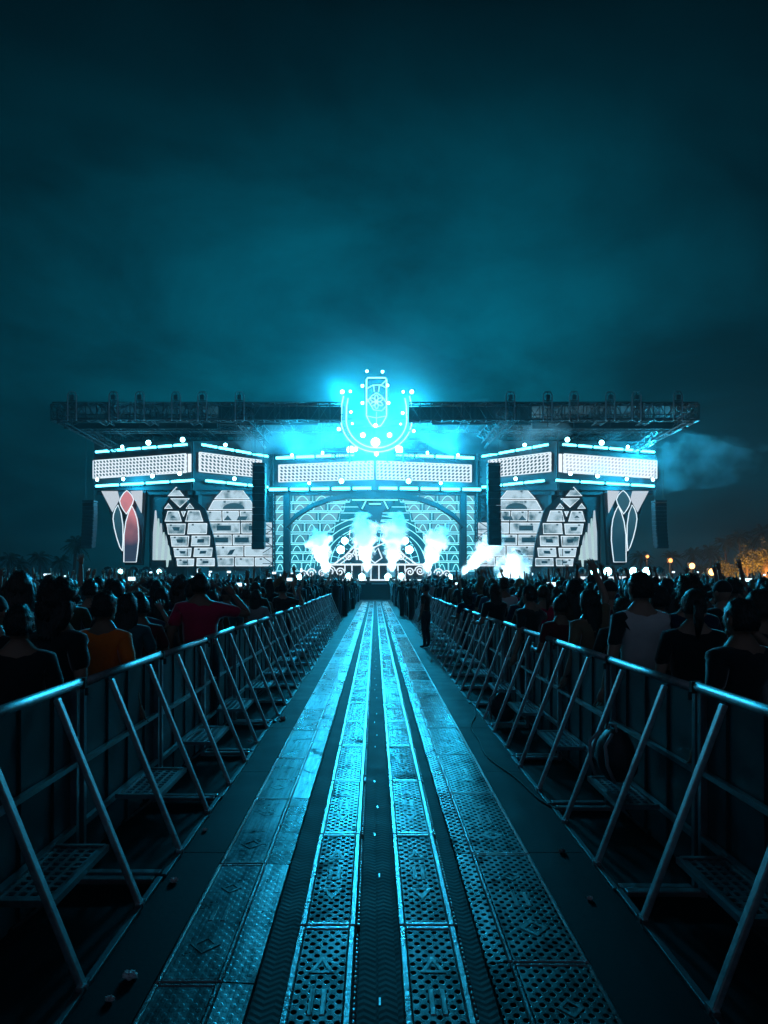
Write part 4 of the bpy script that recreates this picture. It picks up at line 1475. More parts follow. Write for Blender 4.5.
def hair_mesh(kind):
    mb = MB()
    c = V((0, 0, 0))

    def shell(scale, back_low, front_hi, rough, squash=1.0):
        nu, nv = 26, 18
        vs, ok = [], []
        for jv in range(nv + 1):
            ph = math.pi * jv / nv
            for iu in range(nu):
                th = 2 * math.pi * iu / nu
                d = V((math.sin(ph) * math.cos(th), math.sin(ph) * math.sin(th), math.cos(ph)))
                k = scale * (1 + rough * mnoise.noise(d * 3.3 + V((scale * 9, 0, 0))) + rough * .6 * mnoise.noise(d * 9))
                low = back_low + (front_hi - back_low) * max(0, min(1, (d.y + .25) / .9))
                ok.append(d.z > low)
                if not ok[-1]:
                    k = .9
                vs.append(c + V((d.x * .078, d.y * .098 - .004, d.z * .117 * squash)) * k)
        fs = []
        for jv in range(nv):
            for iu in range(nu):
                q = (iu + 1) % nu
                f = (jv * nu + iu, (jv + 1) * nu + iu, (jv + 1) * nu + q, jv * nu + q)
                if any(ok[i] for i in f):
                    fs.append(f)
        mb.add(vs, fs)

    def drape(length, w, puff):
        n, m = 12, 28
        vs = []
        for i in range(n + 1):
            t = i / n
            z = .03 - t * length
            rx = w * (1 + puff * math.sin(math.pi * min(1, t * 1.1))) * (1 - .35 * t ** 3)
            ry = .072 * (1 - .45 * t)
            cy = -.025 - .07 * t ** 1.2
            for k in range(m):
                a = 2 * math.pi * k / m
                rr = 1 + .10 * math.sin(k * 2.7 + t * 3) + .06 * mnoise.noise(V((k, t * 4, length)))
                vs.append((rx * math.cos(a) * rr, cy + ry * math.sin(a) * rr, z + (.02 * math.sin(k * 3.1) if i == n else 0)))
        fs = [(i * m + k, (i + 1) * m + k, (i + 1) * m + (k + 1) % m, i * m + (k + 1) % m) for i in range(n) for k in range(m)]
        fs.append(tuple(n * m + k for k in range(m)))
        mb.add(vs, fs)
    def strands(n, base, ln, low, droop):
        r = random.Random(len(kind) * 7 + n)
        for _ in range(n):
            d = V((r.gauss(0, 1), r.gauss(-.25, 1), r.gauss(.2, 1))).normalized()
            if d.z < low + max(0, d.y) * 1.0:
                continue
            p = V((d.x * .078, d.y * .098 - .004, d.z * .117)) * base
            tng = d.cross(V((r.uniform(-1, 1), r.uniform(-1, 1), r.uniform(-1, 1)))).normalized()
            l = ln * r.uniform(.5, 1.4)
            m1 = p + d * l * .45 + tng * l * .4
            m2 = m1 + d * l * .25 + tng * l * .6 - V((0, 0, droop * l))
            w = d.cross(tng) * .0022
            mb.add([p - w, p + w, m1 + w, m1 - w, m2], [(0, 1, 2, 3), (3, 2, 4)])
    if kind == 'short':
        strands(260, 1.10, .016, -.5, .2)
    elif kind in ('tousled', 'curly'):
        strands(420, 1.2 if kind == 'tousled' else 1.38, .034, -.6, .3)
    elif kind == 'long':
        strands(160, 1.12, .03, -.5, 1.0)
    elif kind in ('bun', 'ponytail'):
        strands(120, 1.08, .018, -.5, .3)
    if kind == 'short':
        shell(1.10, -.62, .42, .16)
    elif kind == 'tousled':
        shell(1.17, -.5, .35, .28)
    elif kind == 'long':
        shell(1.13, -.6, .45, .10)
        drape(.36, .092, .16)
    elif kind == 'curly':
        shell(1.38, -.75, .45, .34)
        drape(.24, .115, .25)
    elif kind == 'bun':
        shell(1.08, -.5, .45, .06)
        mb.ellipsoid((0, -.06, .125), (.045, .045, .042), 12, 8, 0, lambda d: 1 + .12 * mnoise.noise(d * 5))
    elif kind == 'ponytail':
        shell(1.08, -.5, .45, .06)
        mb.tube([(0, -.095, .03), (0, -.145, .0), (0, -.15, -.10), (0, -.125, -.22)], [.022, .032, .034, .010], 10)
    elif kind == 'cap':
        shell(1.11, .05, .12, .0)
        vs = []
        for i in range(9):
            a = math.pi * (i / 8)
            vs += [(.080 * math.cos(a), .05 + .05 * math.sin(a), .018), (.086 * math.cos(a), .05 + .125 * math.sin(a), .004)]
        top = [V(v) for v in vs]
        fs = [(2 * i, 2 * i + 1, 2 * i + 3, 2 * i + 2) for i in range(8)]
        mb.add(top, fs)
        mb.add([v - V((0, 0, .006)) for v in top], [f[::-1] for f in fs])
    me = mb.mesh('hair_' + kind, True)
    me.materials.append(HAIR['dark'])
    return me


PM = {p: person_mesh(p, 0) for p in POSES}
HM = {k: hair_mesh(k) for k in ('short', 'tousled', 'long', 'curly', 'bun', 'ponytail', 'cap')}
HAIRW = {'short': 'short {c} hair', 'tousled': 'tousled {c} hair', 'long': 'long {c} hair', 'curly': 'big curly {c} hair', 'bun': '{c} hair in a top bun', 'ponytail': '{c} ponytail', 'cap': 'a dark cap'}
POSEW = {'arms down': 'arms hanging', 'forearms forward': 'forearms held forward', 'both arms raised': 'both arms raised', 'right arm raised': 'right arm raised', 'left arm raised': 'left arm raised',
         'hands on head': 'hands on head', 'one elbow out': 'right elbow out', 'phone held up': 'holding a phone up'}


def person(x, y, height, pose, hair, hcol, shirt, skin=0, yaw=0.0, label='', group=None, wide=1.0, sleeves=None):
    body, shm, lean, arms = PM[pose]
    t = link('person', body)
    tag(t, label, 'person', group)
    k = height / 1.72
    t.location = (x, y, 0)
    t.scale = (k * wide, k * (1 + (wide - 1) * .6), k)
    t.rotation_euler = (0, 0, yaw)
    t.material_slots[0].link = 'OBJECT'
    t.material_slots[0].material = SKIN[skin]
    s = bpy.data.objects.new('shirt', shm)
    COL.objects.link(s)
    s.parent = t
    s.material_slots[0].link = 'OBJECT'
    s.material_slots[0].material = CLOTH[shirt]
    s.material_slots[1].link = 'OBJECT'
    s.material_slots[1].material = CLOTH[sleeves or shirt]
    h = bpy.data.objects.new('cap' if hair == 'cap' else 'hair', HM[hair])
    COL.objects.link(h)
    h.parent = t
    h.location = HEADC + V((0, lean, 0))
    if wide != 1.0:
        h.scale = (1 / wide ** .7, 1, 1)
    h.material_slots[0].link = 'OBJECT'
    h.material_slots[0].material = CLOTH['charcoal'] if hair == 'cap' else HAIR[hcol]
    return t


def at_px(xp, d):
    return (xp - VX) * d / F


def h_for(yp, d):
    return HC + (VY - yp) * d / F


placed = []


def put(xp, yp, d, pose, hair, hcol, shirt, skin, yaw, label, group='people close behind the barriers', wide=1.0, sleeves=None):
    x = at_px(xp, d)
    placed.append((x, d))
    return person(x, d, h_for(yp, d), pose, hair, hcol, shirt, skin, R(yaw), label, group, wide, sleeves)


put(58, 587, 4.5, 'arms down', 'curly', 'dark', 'black', 0, -25, 'person with big dark hair and black top at the near end of left barrier', wide=1.05)
put(104, 592, 5.0, 'arms down', 'short', 'dark', 'orange', 1, -12, 'person in bright orange top behind the left barrier')
put(200, 574, 7.3, 'one elbow out', 'short', 'dark', 'dark red', 1, 8, 'broad person in dark red shirt behind the left barrier', wide=1.16)
put(20, 572, 5.6, 'arms down', 'long', 'brown', 'denim blue', 0, 15, 'person with long brown hair and denim top beyond the big-haired one')
put(140, 596, 6.3, 'forearms forward', 'bun', 'dark', 'maroon', 1, 10, 'person with a dark top bun in maroon shirt, between orange top and red shirt')
put(161, 588, 8.1, 'arms down', 'long', 'dark', 'black', 0, 0, 'long haired person in black just left of the red shirted one')
put(98, 577, 10.5, 'left arm raised', 'short', 'dark', 'teal', 0, 0, 'person in teal with left arm stretched up high in left crowd')
put(255, 590, 10.8, 'forearms forward', 'long', 'dark', 'light grey', 0, -12, 'long haired person in light grey leaning at the left rail')
put(283, 583, 13.4, 'one elbow out', 'tousled', 'dark', 'charcoal', 0, -20, 'person with tousled hair in charcoal leaning far along left rail')
put(641, 573, 5.35, 'arms down', 'short', 'dark', 'white', 0, 12, 'person in pale grey shirt with dark sleeves at the right barrier', wide=1.06, sleeves='charcoal')
put(742, 600, 3.95, 'one elbow out', 'short', 'dark', 'black', 1, 20, 'person in black with elbow out at the near end of right barrier', wide=1.1)
put(690, 577, 5.4, 'arms down', 'tousled', 'brown', 'navy', 0, 0, 'person with tousled brown hair in navy right of the grey shirt')
put(590, 590, 6.4, 'right arm raised', 'long', 'dark', 'tan', 0, 25, 'long haired person in tan with right arm raised at the right rail')
put(563, 597, 7.1, 'forearms forward', 'bun', 'dark', 'maroon', 1, 15, 'person with top bun in maroon shirt leaning on the right rail')
put(530, 586, 8.4, 'one elbow out', 'short', 'dark', 'charcoal', 0, 40, 'short haired person in charcoal, elbow on the right rail')
put(497, 584, 10.6, 'forearms forward', 'long', 'brown', 'black', 0, 30, 'long brown haired person in black at the right rail')
put(468, 590, 13.6, 'forearms forward', 'curly', 'dark', 'navy', 1, 30, 'curly haired person in navy far along the right rail')
guard = put(426, 584, 17.3, 'one elbow out', 'short', 'dark', 'brown', 1, 60, 'stocky person in a brown top and dark trousers standing inside the right barrier', 'people standing inside the barriers', 1.1)

cols = list(CLOTH_C)
wts = [9, 8, 5, 1, .5, 2, 2, 3, 3, 3, 2, 4, 2, 1, 2]
hairs = ['short', 'short', 'tousled', 'long', 'long', 'curly', 'bun', 'ponytail', 'cap']
used = set()


def random_look(side, raised):
    for _ in range(400):
        pose = rng.choices(list(POSES), [6, 4, 1.0 * raised, 1.4 * raised, 1.4 * raised, .8, 1.5, 1.4 * raised])[0]
        hair = rng.choice(hairs)
        hc = 'dark' if hair == 'cap' else rng.choices(['dark', 'brown', 'blond'], [6, 4, 1])[0]
        sh = rng.choices(cols, wts)[0]
        key = (side, pose, hair, hc, sh)
        if key not in used:
            used.add(key)
            break
    return pose, hair, hc, sh


phones = []
count = 0
spots = []
for s in (-1, 1):
    x_rail = 1.68 if s < 0 else 1.77
    y = 3.4
    while y < 16:                      # along the rail
        spots.append((s * (x_rail + .40 + rng.uniform(-.03, .08)), y + rng.uniform(-.08, .08), s, 'rail'))
        y += .62
    y = 29.5
    while y < 36:
        spots.append((s * (1.65 + rng.uniform(-.1, .2)), y, s, 'edge'))
        y += .8
    d = 4.0
    while d < 27:                      # behind it, thinning with distance
        lim = .56 * d + .6
        x = x_rail + .95
        while x < lim:
            spots.append((s * (x + rng.uniform(-.15, .15)), d + rng.uniform(-.22, .22), s, 'crowd'))
            x += .74 + .02 * d
        d += .62 + .018 * d
spots.sort(key=lambda q: q[1])
for x, y, s, row in spots:
    if count > 262:
        break
    if any((x - px) ** 2 + (y - py) ** 2 < .40 ** 2 for px, py in placed):
        continue
    xp = VX + x * F / y
    if xp < -25 or xp > 795:
        continue
    side = 'left' if s < 0 else 'right'
    pose, hair, hc, sh = random_look(s, .08 if y < 10 else (.5 if y < 16 else 1.6))
    if y < 9 and sh in ('dark red', 'orange', 'white', 'pink', 'purple'):
        sh = 'charcoal' if (s, pose, hair, hc, 'charcoal') not in used else 'brown'
    if y < 4.6:
        sh = 'black'
    if row == 'rail' and pose in ('both arms raised', 'hands on head') and rng.random() < .7:
        pose = 'arms down'
    hgt = rng.uniform(1.56, 1.78) if y > 6 else rng.uniform(1.54, 1.70)
    where = {'rail': f'at the {side} rail', 'crowd': f'in the {side} crowd', 'edge': f'at {side} aisle edge'}[row]
    lab = f'{HAIRW[hair].format(c=hc)}, {sh} top, {POSEW[pose]}, {where}'
    lab = 'person with ' + lab if len(lab.split()) < 14 else lab
    used.add((s, pose, hair, hc, sh, row))
    o = person(x, y, hgt, pose, hair, hc, sh, rng.choice([0, 0, 1, 1, 2]), R(rng.gauss(0, 16) + s * 6), lab, f'people standing in the {side} crowd')
    placed.append((x, y))
    count += 1
    if pose == 'phone held up':
        phones.append((o, hgt / 1.72, lab, y))
seen = {}
for o in [o for o in bpy.data.objects if o.name.startswith('person') and o.get('category') == 'person']:
    l = o['label']
    if l in seen:
        o['label'] = l.replace('top', 'shirt') if l.replace('top', 'shirt') not in seen else l.replace(' top', ' tee').replace('person', 'dancer')
    seen[o['label']] = 1

# phones in the raised hands
for k, (o, sc, lab, y) in enumerate(phones[:22]):
    mw = Matrix.Translation(o.location) @ Matrix.Rotation(o.rotation_euler.z, 4, 'Z')
    c = mw @ (V((.015, .40, 1.405 + .31)) * sc)
    t = empty('phone', c, 'lit phone of the ' + lab.replace('person with ', '').replace(', holding a phone up', '') , 'phone', 'phones held up in the crowd')
    t.rotation_euler = o.rotation_euler
    g = MB()
    g.box((0, 0, 0), (.150, .009, .074))
    shade_bevel(g.build('case', M['case'], t, loc=(0, 0, 0)), .004)
    g = MB()
    g.box((0, -.0058, 0), (.138, .002, .066))
    g.build('screen', M['phone'], t, loc=(0, 0, 0))

# the far crowd as one mass
mass = MB()
low = []
for pose in ('arms down', 'both arms raised', 'right arm raised', 'forearms forward', 'left arm raised', 'phone held up'):
    mb = MB()
    arms = POSES[pose]
    mb.tube([(0, 0, .0), (0, 0, .9), (0, 0, 1.2), (0, 0, 1.40), (0, 0, 1.47), (0, 0, 1.53)], [.13, .16, .18, .17, .07, .055], 8, 0)
    for side, (e, w) in zip((1, -1), arms):
        sh = V((side * .175, 0, 1.41))
        mb.tube([sh - V((side * .08, 0, 0)), sh, sh + V(e), sh + V(w), sh + V(w) * 1.0 + (V(w) - V(e)).normalized() * .15], [.07, .065, .045, .035, .03], 6, 1 if e[2] > 0 else 0)
    mb.ellipsoid(HEADC, (.078, .098, .118), 8, 6, 1)
    mb.ellipsoid(HEADC + V((0, -.015, .02)), (.088, .100, .115), 8, 6, 2)
    low.append((mb, pose))
far_pts = []
cols_by = {}
d = 15.5
while d < 55.5:
    for s in (-1, 1):
        x0 = (1.68 if s < 0 else 1.77) + .9 if d < 29.3 else 1.62 + .15 * math.sin(d * 1.7)
        lim = .57 * d + 1
        if d > 44:
            x0 = 1.5
        x = x0
        while x < lim:
            px, py = s * x + rng.uniform(-.2, .2), d + rng.uniform(-.25, .25)
            x += .72 + .01 * d
            if d < 27.5 and any((px - qx) ** 2 + (py - qy) ** 2 < .34 for qx, qy in placed):
                continue
            far_pts.append((px, py))
    d += .62 + .008 * d
for px, py in far_pts:
    mb, pose = low[rng.choices(range(6), [9, .7, 1.2, 3, 1.2, 1.2])[0]]
    k = rng.uniform(1.52, 1.80) / 1.72
    yaw = rng.gauss(0, .3)
    rot = Matrix.Rotation(yaw, 3, 'Z')
    o0 = len(mass.v)
    tr = V((px, py, 0))
    mass.v += [tr + rot @ (v * k) for v in mb.v]
    mass.f += [[i + o0 for i in f] for f in mb.f]
    sh = rng.choices(range(4), [6, 3, 2, 1])[0]
    hr = 6 if rng.random() < .8 else 7
    mass.mi += [sh if m == 0 else (4 + (px * 7 % 1 > .6) if m == 1 else hr) for m in mb.mi]
o = mass.build('crowd', [CLOTH['black'], CLOTH['charcoal'], CLOTH['denim blue'], CLOTH['light grey'], SKIN[0], SKIN[1], HAIR['dark'], HAIR['brown']], None, True)
tag(o, 'dense far crowd filling the field up to the stage', 'crowd', None, 'stuff')


pm = MB()
pm.box((0, 0, 0), (.15, .010, .078))
pmesh = pm.mesh('phone_body')
pmesh.materials.append(M['case'])
psm = MB()
psm.box((0, -.0065, 0), (.138, .002, .068))
psmesh = psm.mesh('phone_screen')
psmesh.materials.append(M['phone'])
for k in range(46):
    q = far_pts[rng.randrange(len(far_pts))]
    if q[1] > 46 or abs(q[0]) < 2.2:
        continue
    t = empty('phone', (q[0] + .05, q[1] - .02, rng.uniform(1.86, 2.12)), f'tiny lit phone raised over the far {"left" if q[0] < 0 else "right"} crowd', 'phone', f'phones glowing over the far {"left" if q[0] < 0 else "right"} crowd')
    t.rotation_euler = (rng.uniform(-.2, .1), rng.choice([0, 1.57]), rng.gauss(0, .35))
    o = link('case', pmesh, t, (0, 0, 0))
    o = link('screen', psmesh, t, (0, 0, 0))


# ------------------------------------------------------------------ bags and litter by the barriers
def backpack(p, yaw, label):
    t = empty('backpack', p, label, 'backpack', 'bags by the right barrier')
    t.rotation_euler.z = yaw
    g = MB()
    g.ellipsoid((0, 0, .19), (.15, .11, .19), 16, 12, 0, lambda d: 1 + .08 * mnoise.noise(d * 2.5) - .12 * max(0, -d.z))
    g.build('bag_body', M['bag'], t, True, (0, 0, 0))
    g = MB()
    g.ellipsoid((0, -.09, .13), (.10, .05, .09), 12, 8, 0, lambda d: 1 + .06 * mnoise.noise(d * 4))
    g.build('pocket', M['bag'], t, True, (0, 0, 0))
    g = MB()
    for s in (-1, 1):
        g.tube([(s * .06, .07, .36), (s * .08, .14, .29), (s * .09, .13, .16), (s * .10, .08, .05)], .012, 6)
    g.tube([(-.04, .02, .36), (-.03, .02, .41), (.03, .02, .41), (.04, .02, .36)], .009, 6)
    g.build('strap', M['strap'], t, True, (0, 0, 0))


backpack((1.52, 8.15, .02), .5, 'dark rounded backpack with pale straps leaning inside the right barrier')
backpack((1.60, 4.55, .375), 1.9, 'black backpack lying by the step below the grey shirted person')
for k, (xp, yp, r, lab) in enumerate([(130, 985, .040, 'crumpled white plastic cup on the floor at the left aisle edge'), (174, 887, .03, 'small shiny scrap lying by the left barrier foot'),
                                      (562, 857, .030, 'crushed dark can with shiny rim on the right aisle floor'), (432, 663, .035, 'tiny pale scrap standing on the right aisle floor far ahead'), (205, 835, .022, 'torn paper scrap beside the third left barrier strut'), (250, 745, .035, 'pale crushed cup against the left barrier base, fifth strut'),
                                      (110, 1008, .025, 'small pale wrapper nearest to the camera by the left barrier'), (590, 905, .022, 'scrap of foil on the right floor beside the ramp edge'), (283, 722, .05, 'pale crumpled bag far along the left barrier base')]):
    d = HC * F / (yp - VY)
    p = P(xp, yp, d)
    p.z = .030
    r *= .62
    g = MB()
    g.ellipsoid(p + V((0, 0, r * .55)), (r * 1.25, r * .9, r * .7), 14, 10, 0, lambda q: 1 + .55 * mnoise.noise(q * 3 + V((k, 0, 0))))
    tag(g.build('litter', M['paper'] if k != 2 else M['steel']), lab, 'litter', 'litter on the aisle floor')

g = MB()
pts = [(1.40, 9.3, .035), (1.33, 9.1, .036)]
for i in range(30):
    t_ = i / 29
    pts.append((1.30 - .22 * math.sin(math.pi * t_) + .02 * math.sin(t_ * 17), 8.9 - 3.6 * t_, .035))
pts += [(1.34, 5.1, .036), (1.42, 4.95, .035)]
g.tube(pts, .006, 8)
tag(g.build('cable', M['black'], None, True), 'thin black cable curving out over the dark path at the right barrier', 'cable')

# ------------------------------------------------------------------ palms, lamps and tent at the far sides
def palm(x, y, h, seed, label, group):
    r = random.Random(seed)
    t = empty('palm_tree', (x, y, 0), label, 'palm tree', group)
    g = MB()
    lean = r.uniform(-.05, .05)
    pts = [V((x + lean * h * (i / 8) ** 2, y, h * i / 8)) for i in range(9)]
    g.tube(pts, [.30 - .14 * i / 8 + (.10 if i == 0 else 0) for i in range(9)], 9)
    g.build('trunk', M['trunk'], t, True)
    top = pts[-1]
    g = MB()
    nf = 34
    for k in range(nf):
        az = k * 2.399 + r.uniform(-.2, .2)
        el = R(r.uniform(-55, 75))
        ln = r.uniform(1.6, 2.5)
        hd = V((math.cos(az), math.sin(az), 0))
        spine = []
        for i in range(7):
            q = i / 6
            spine.append(top + hd * ln * q * math.cos(el) + V((0, 0, ln * q * math.sin(el) - .9 * q * q * ln * .55)))
        g.tube(spine, [.03 * (1 - i / 7) + .008 for i in range(7)], 4)
        sd = hd.cross(V((0, 0, 1)))
        for i in range(1, 7):
            for s in (-1, 1):
                for jj in range(3):
                    q = spine[i] + (spine[i - 1] - spine[i]) * jj / 3
                    l2 = .62 * (1 - abs(i / 6 - .45)) * r.uniform(.7, 1.2)
                    tip = q + sd * s * l2 + hd * l2 * .5 - V((0, 0, l2 * r.uniform(.25, .7)))
                    w = hd * .055
                    g.add([q - w, q + w, tip + w * .3, tip - w * .3], [(0, 1, 2, 3)])
    for k in range(16):
        az = k * 2.4
        hd = V((math.cos(az), math.sin(az), 0))
        q = top - V((0, 0, .1))
        tip = q + hd * .5 - V((0, 0, r.uniform(.9, 1.7)))
        w = hd.cross(V((0, 0, 1))) * .12
        g.add([q - w, q + w, tip + w * .6, tip - w * .6], [(0, 1, 2, 3)])
    g.build('crown', M['leaf'], t)


PALMS = [(641, 556, 120), (672, 556, 125), (693, 553, 118), (711, 549, 112), (726, 541, 105), (741, 536, 100), (752, 538, 112), (763, 532, 98), (776, 536, 104), (716, 556, 126)]
desc = ['alone beside the right end of the stage', 'small and dim right of the first work lamp', 'small, above the bright lamps', 'rounded crown over the two bright lamps', 'between the bright lamps and the lit tents', 'tall with broad crown left of the lit tents',
        'behind the orange lit tents, shorter', 'tallest, over the orange lit tents', 'at the very edge of view by the tents', 'low behind the brightest lamp']
for k, (xp, yp, d) in enumerate(PALMS):
    palm(at_px(xp, d), d, h_for(yp, d), 40 + k, f'dark palm tree {desc[k]}', 'palm trees at right')
for k, (xp, yp, d) in enumerate([(74, 543, 95), (40, 556, 120), (62, 560, 125), (20, 562, 118), (8, 558, 110)]):
    palm(at_px(xp, d), d, h_for(yp, d), 70 + k, 'dark palm tree ' + ['with slim trunk left of the far left speaker column', 'dim and low, left of the slim trunked palm', 'smallest and dim beside the slim trunked palm', 'low over the left crowd heads', 'at the very left edge over the crowd'][k], 'palm trees at left')


def flood(xp, yp, d, r, mat, label, power, col):
    p = P(xp, yp, d)
    t = empty('lamp_post', (p.x, p.y, 0), label, 'lamp post', 'work lamps at right')
    g = MB()
    g.tube([(p.x, p.y + .3, 0), (p.x, p.y + .3, p.z + .2)], .08, 6)
    g.build('post', M['truss'], t)
    g = MB()
    g.ellipsoid(p, (r, r * .5, r), 10, 6)
    g.build('bulb', M[mat], t, True)
    g = MB()
    g.box(p + V((0, .28, 0)), (r * 2.4, .2, r * 2.2))
    g.build('fixture', M['truss'], t)
    ld = bpy.data.lights.new('lamp_post_light', 'POINT')
    ld.energy = power
    ld.color = col
    ld.shadow_soft_size = r
    lo = bpy.data.objects.new('lamp_post_light', ld)
    COL.objects.link(lo)
    lo.location = p - V((0, r + .15, 0))


flood(647.5, 556.5, 100, .22, 'warm', 'small pinkish orange lamp just right of the stage', 300, (1, .45, .2))
flood(670.5, 560.5, 98, .30, 'warm', 'small orange lamp on a post right of the stage end', 500, (1, .4, .12))
flood(692, 566, 92, .40, 'warm_white', 'bright warm lamp on a post, second brightest of the right lamps', 350, (1, .6, .3))
flood(712, 572, 88, .45, 'warm_white', 'brightest warm lamp, low between right lamp posts and tents', 350, (1, .6, .3))


def leafy_tree(x, y, h, w, seed, label):
    r = random.Random(seed)
    t = empty('tree', (x, y, 0), label, 'tree', 'leafy trees at right')
    g = MB()
    g.tube([(x, y, 0), (x + .1, y, h * .25), (x, y, h * .5)], [.22, .17, .10], 8)
    tips = []
    for k in range(9):
        az, el = k * 2.4, r.uniform(.4, 1.3)
        tip = V((x + w * .38 * math.cos(az) * math.cos(el), y + w * .38 * math.sin(az) * math.cos(el), h * .42 + h * .42 * math.sin(el)))
        g.tube([(x, y, h * .3), (V((x, y, h * .42)) + tip) / 2, tip], [.10, .06, .03], 5)
        tips.append(tip)
    g.build('trunk', M['trunk'], t)
    g = MB()
    for tip in tips:
        for c in range(7):
            cc = tip + V((r.gauss(0, w * .13), r.gauss(0, w * .13), r.gauss(0, h * .10)))
            for q in range(46):
                p = cc + V((r.gauss(0, .30), r.gauss(0, .30), r.gauss(0, .24)))
                a_ = V((r.uniform(-1, 1), r.uniform(-1, 1), r.uniform(-1, 1))).normalized() * .13
                b_ = a_.cross(V((r.uniform(-1, 1), r.uniform(-1, 1), r.uniform(-1, 1)))).normalized() * .08
                g.add([p - a_, p + b_, p + a_, p - b_], [(0, 1, 2, 3)])
    g.build('crown', M['leaf_tree'], t)


for k, (xp, yp, d, w_) in enumerate([(724, 564, 100, 3.2), (747, 549, 97, 2.8), (766, 546, 95, 3.0), (783, 548, 96, 3.6), (700, 566, 112, 3.5)]):
    leafy_tree(at_px(xp, d), d, h_for(yp, d), w_, 90 + k, ['dim bushy tree just right of the brightest warm lamp', 'orange lit bushy tree under the tall palms', 'larger orange lit bushy tree at the right edge', 'bushy tree cut off by the right edge of view', 'low bushy tree behind the bright warm lamps'][k])
    if k in (1, 2, 3):
        p = P(xp - 6, 566, d - 3.5)
        t = empty('lamp_post', (p.x, p.y, 0), ['', 'hidden low lamp lighting the first orange tree', 'hidden low lamp lighting the larger orange tree', 'hidden low lamp at the edge of view'][k].replace('hidden low', 'low orange'), 'lamp post', 'tree uplights at right')
        g = MB()
        g.tube([(p.x, p.y, 0), (p.x, p.y, 1.2)], .06, 6)
        g.build('post', M['truss'], t)
        g = MB()
        g.ellipsoid((p.x, p.y, 1.4), (.2, .2, .2), 8, 6)
        g.build('bulb', M['warm'], t, True)
        ld = bpy.data.lights.new('lamp_post_light', 'POINT')
        ld.energy = 1500
        ld.color = (1, .40, .08)
        ld.shadow_soft_size = .25
        lo = bpy.data.objects.new('lamp_post_light', ld)
        COL.objects.link(lo)
        lo.location = (p.x, p.y + 1.2, 1.75)


# ------------------------------------------------------------------ stage lighting (lamps the photo shows lit)
def point(p, power, col, r):
    ld = bpy.data.lights.new('stage_light', 'POINT')
    ld.energy = power
    ld.color = col
    ld.shadow_soft_size = r
    o = bpy.data.objects.new('stage_light', ld)
    COL.objects.link(o)
    o.location = p


def spot(p, target, power, col, ang, r=.3, blend=.6):
    ld = bpy.data.lights.new('stage_spot', 'SPOT')
    ld.energy = power
    ld.color = col
    ld.spot_size = R(ang)
    ld.spot_blend = blend
    ld.shadow_soft_size = r
    o = bpy.data.objects.new('stage_spot', ld)
    COL.objects.link(o)
    o.location = p
    o.rotation_euler = (Vector(target) - Vector(p)).to_track_quat('-Z', 'Y').to_euler()


CC = (0.012, 0.57, 1.0)
point(P(376, 443, 56.6), 23000, CC, .8)
point(P(340, 392, 56.8), 7000, CC, .4)
point(P(411, 410, 56.8), 8000, CC, .4)
for s in (-1, 1):
    point(P(VX + s * 80, 488, 61.2), 3500, CC, .3)
    point(P(VX + s * 150, 482, 60.2), 2500, CC, .3)
    point(P(VX + s * 250, 484, 59.0), 1800, CC, .3)
for s in (-1, 1):
    point(P(VX + s * 78, 449, 56.4), 2600, CC, .25)
point(P(652, 447, 59.4), 5200, (.02, .60, 1.0), .3)
for k, (A, B) in enumerate(SPOTS):
    d = (B - A).normalized()
    spot(A - d * .3 + V((0, -1.2, 0)), B, (7000, 5500, 5500, 7000, 12000, 6500)[k], (.55, .90, 1.0), 60, .2)

# ------------------------------------------------------------------ haze
g = MB()
g.box((0, 190, 13), (840, 470, 28))
m, nt, out = new_mat('haze_air')
v = N(nt, 'ShaderNodeVolumePrincipled')
v.inputs['Color'].default_value = (.80, .95, 1.0, 1)
v.inputs['Density'].default_value = 0.0007
v.inputs['Anisotropy'].default_value = 0.25
L(nt, v.outputs[0], out.inputs['Volume'])
tag(g.build('haze', m), 'thin night haze over the whole field', 'haze', None, 'stuff')

# ------------------------------------------------------------------ sky
w = bpy.data.worlds.new('World')
S.world = w
w.use_nodes = True
nt = w.node_tree
nt.nodes.clear()
out = N(nt, 'ShaderNodeOutputWorld')
bg = N(nt, 'ShaderNodeBackground', Strength=0.10)
sky = N(nt, 'ShaderNodeTexSky', sky_type='NISHITA', sun_disc=False)
sky.sun_elevation = R(1.0)
sky.sun_rotation = R(0.0)
tc = N(nt, 'ShaderNodeTexCoord')
sp = N(nt, 'ShaderNodeSeparateXYZ')
L(nt, tc.outputs['Generated'], sp.inputs[0])
bw = N(nt, 'ShaderNodeRGBToBW')
L(nt, sky.outputs[0], bw.inputs[0])
# night after sunset: only the teal end of the sky is left, brightest low over the sunset's bearing
fall = N(nt, 'ShaderNodeValToRGB')
e = fall.color_ramp.elements
e[0].position, e[0].color = 0.0, (.50, .50, .50, 1)
e[1].position, e[1].color = 0.85, (.02, .02, .02, 1)
for p_, v_ in ((.12, .72), (.26, 1.0), (.36, .92), (.485, .56), (.58, .20), (.65, .075)):
    x = e.new(p_)
    x.color = (v_, v_, v_, 1)
L(nt, sp.outputs[2], fall.inputs[0])
gx = math_node(nt, 'DIVIDE', math_node(nt, 'SUBTRACT', sp.outputs[0], 0.0), .37)
az = math_node(nt, 'EXPONENT', math_node(nt, 'MULTIPLY', math_node(nt, 'MULTIPLY', gx, gx), -1.0))
az = math_node(nt, 'MULTIPLY', math_node(nt, 'MULTIPLY_ADD', az, .95, .05), math_node(nt, 'GREATER_THAN', sp.outputs[1], 0.0))
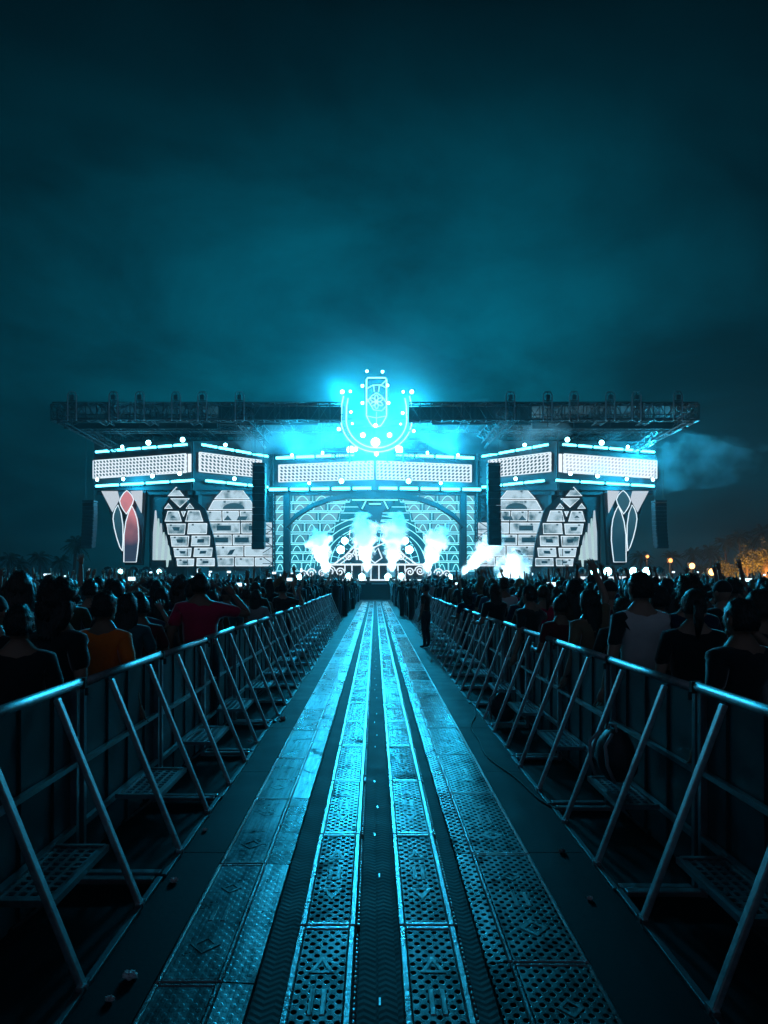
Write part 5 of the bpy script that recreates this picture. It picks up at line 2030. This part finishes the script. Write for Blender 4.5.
# ragged cloud deck
zc = math_node(nt, 'ADD', math_node(nt, 'MAXIMUM', sp.outputs[2], 0.0), 0.30)
cb = N(nt, 'ShaderNodeCombineXYZ')
L(nt, math_node(nt, 'DIVIDE', math_node(nt, 'MULTIPLY_ADD', sp.outputs[2], .55, sp.outputs[0]), zc), cb.inputs[0])
L(nt, math_node(nt, 'DIVIDE', sp.outputs[1], zc), cb.inputs[1])
no = N(nt, 'ShaderNodeTexNoise', Scale=2.3, Detail=8.0, Roughness=0.58, Distortion=0.35)
L(nt, cb.outputs[0], no.inputs['Vector'])
cl = N(nt, 'ShaderNodeMapRange')
cl.inputs['From Min'].default_value = .36
cl.inputs['From Max'].default_value = .66
cl.inputs['To Min'].default_value = .50
cl.inputs['To Max'].default_value = 1.40
L(nt, no.outputs['Fac'], cl.inputs['Value'])
val = math_node(nt, 'MULTIPLY', math_node(nt, 'MULTIPLY', fall.outputs[0], cl.outputs[0]), az)
lum = math_node(nt, 'MULTIPLY_ADD', math_node(nt, 'MINIMUM', bw.outputs[0], 1.0), .35, .65)
val = math_node(nt, 'MULTIPLY', val, lum)
mul = N(nt, 'ShaderNodeVectorMath', operation='SCALE')
mul.inputs[0].default_value = (0.004, 0.93, 1.42)
L(nt, val, mul.inputs['Scale'])
back = math_node(nt, 'MULTIPLY', math_node(nt, 'MAXIMUM', math_node(nt, 'MULTIPLY', sp.outputs[1], -1.0), 0.0), 1.0)
bk = N(nt, 'ShaderNodeVectorMath', operation='SCALE')
bk.inputs[0].default_value = (0.42, 0.63, 1.0)
L(nt, back, bk.inputs['Scale'])
ad = N(nt, 'ShaderNodeVectorMath', operation='ADD')
L(nt, mul.outputs[0], ad.inputs[0])
L(nt, bk.outputs[0], ad.inputs[1])
L(nt, ad.outputs[0], bg.inputs['Color'])
L(nt, bg.outputs[0], out.inputs['Surface'])

# ------------------------------------------------------------------ camera and render settings
cam = bpy.data.cameras.new('camera')
co = bpy.data.objects.new('camera', cam)
COL.objects.link(co)
co.location = (0, 0, HC)
co.rotation_euler = (R(90), 0, 0)
cam.sensor_fit = 'AUTO'
cam.sensor_width = 36
cam.lens = F / 1024 * 36
cam.shift_x = (384 - VX) / 1024
cam.shift_y = (VY - 512) / 1024
cam.clip_start = .05
cam.clip_end = 2000
S.camera = co
S.view_settings.view_transform = 'Standard'
S.view_settings.look = 'None'
S.view_settings.exposure = 0
S.view_settings.gamma = 1
S.view_settings.use_curve_mapping = False
c = S.cycles
c.use_denoising = True
c.max_bounces = 6
c.volume_bounces = 1
c.transparent_max_bounces = 8
c.sample_clamp_indirect = 4.0
c.sample_clamp_direct = 0
c.volume_step_rate = 2.0
c.volume_max_steps = 128
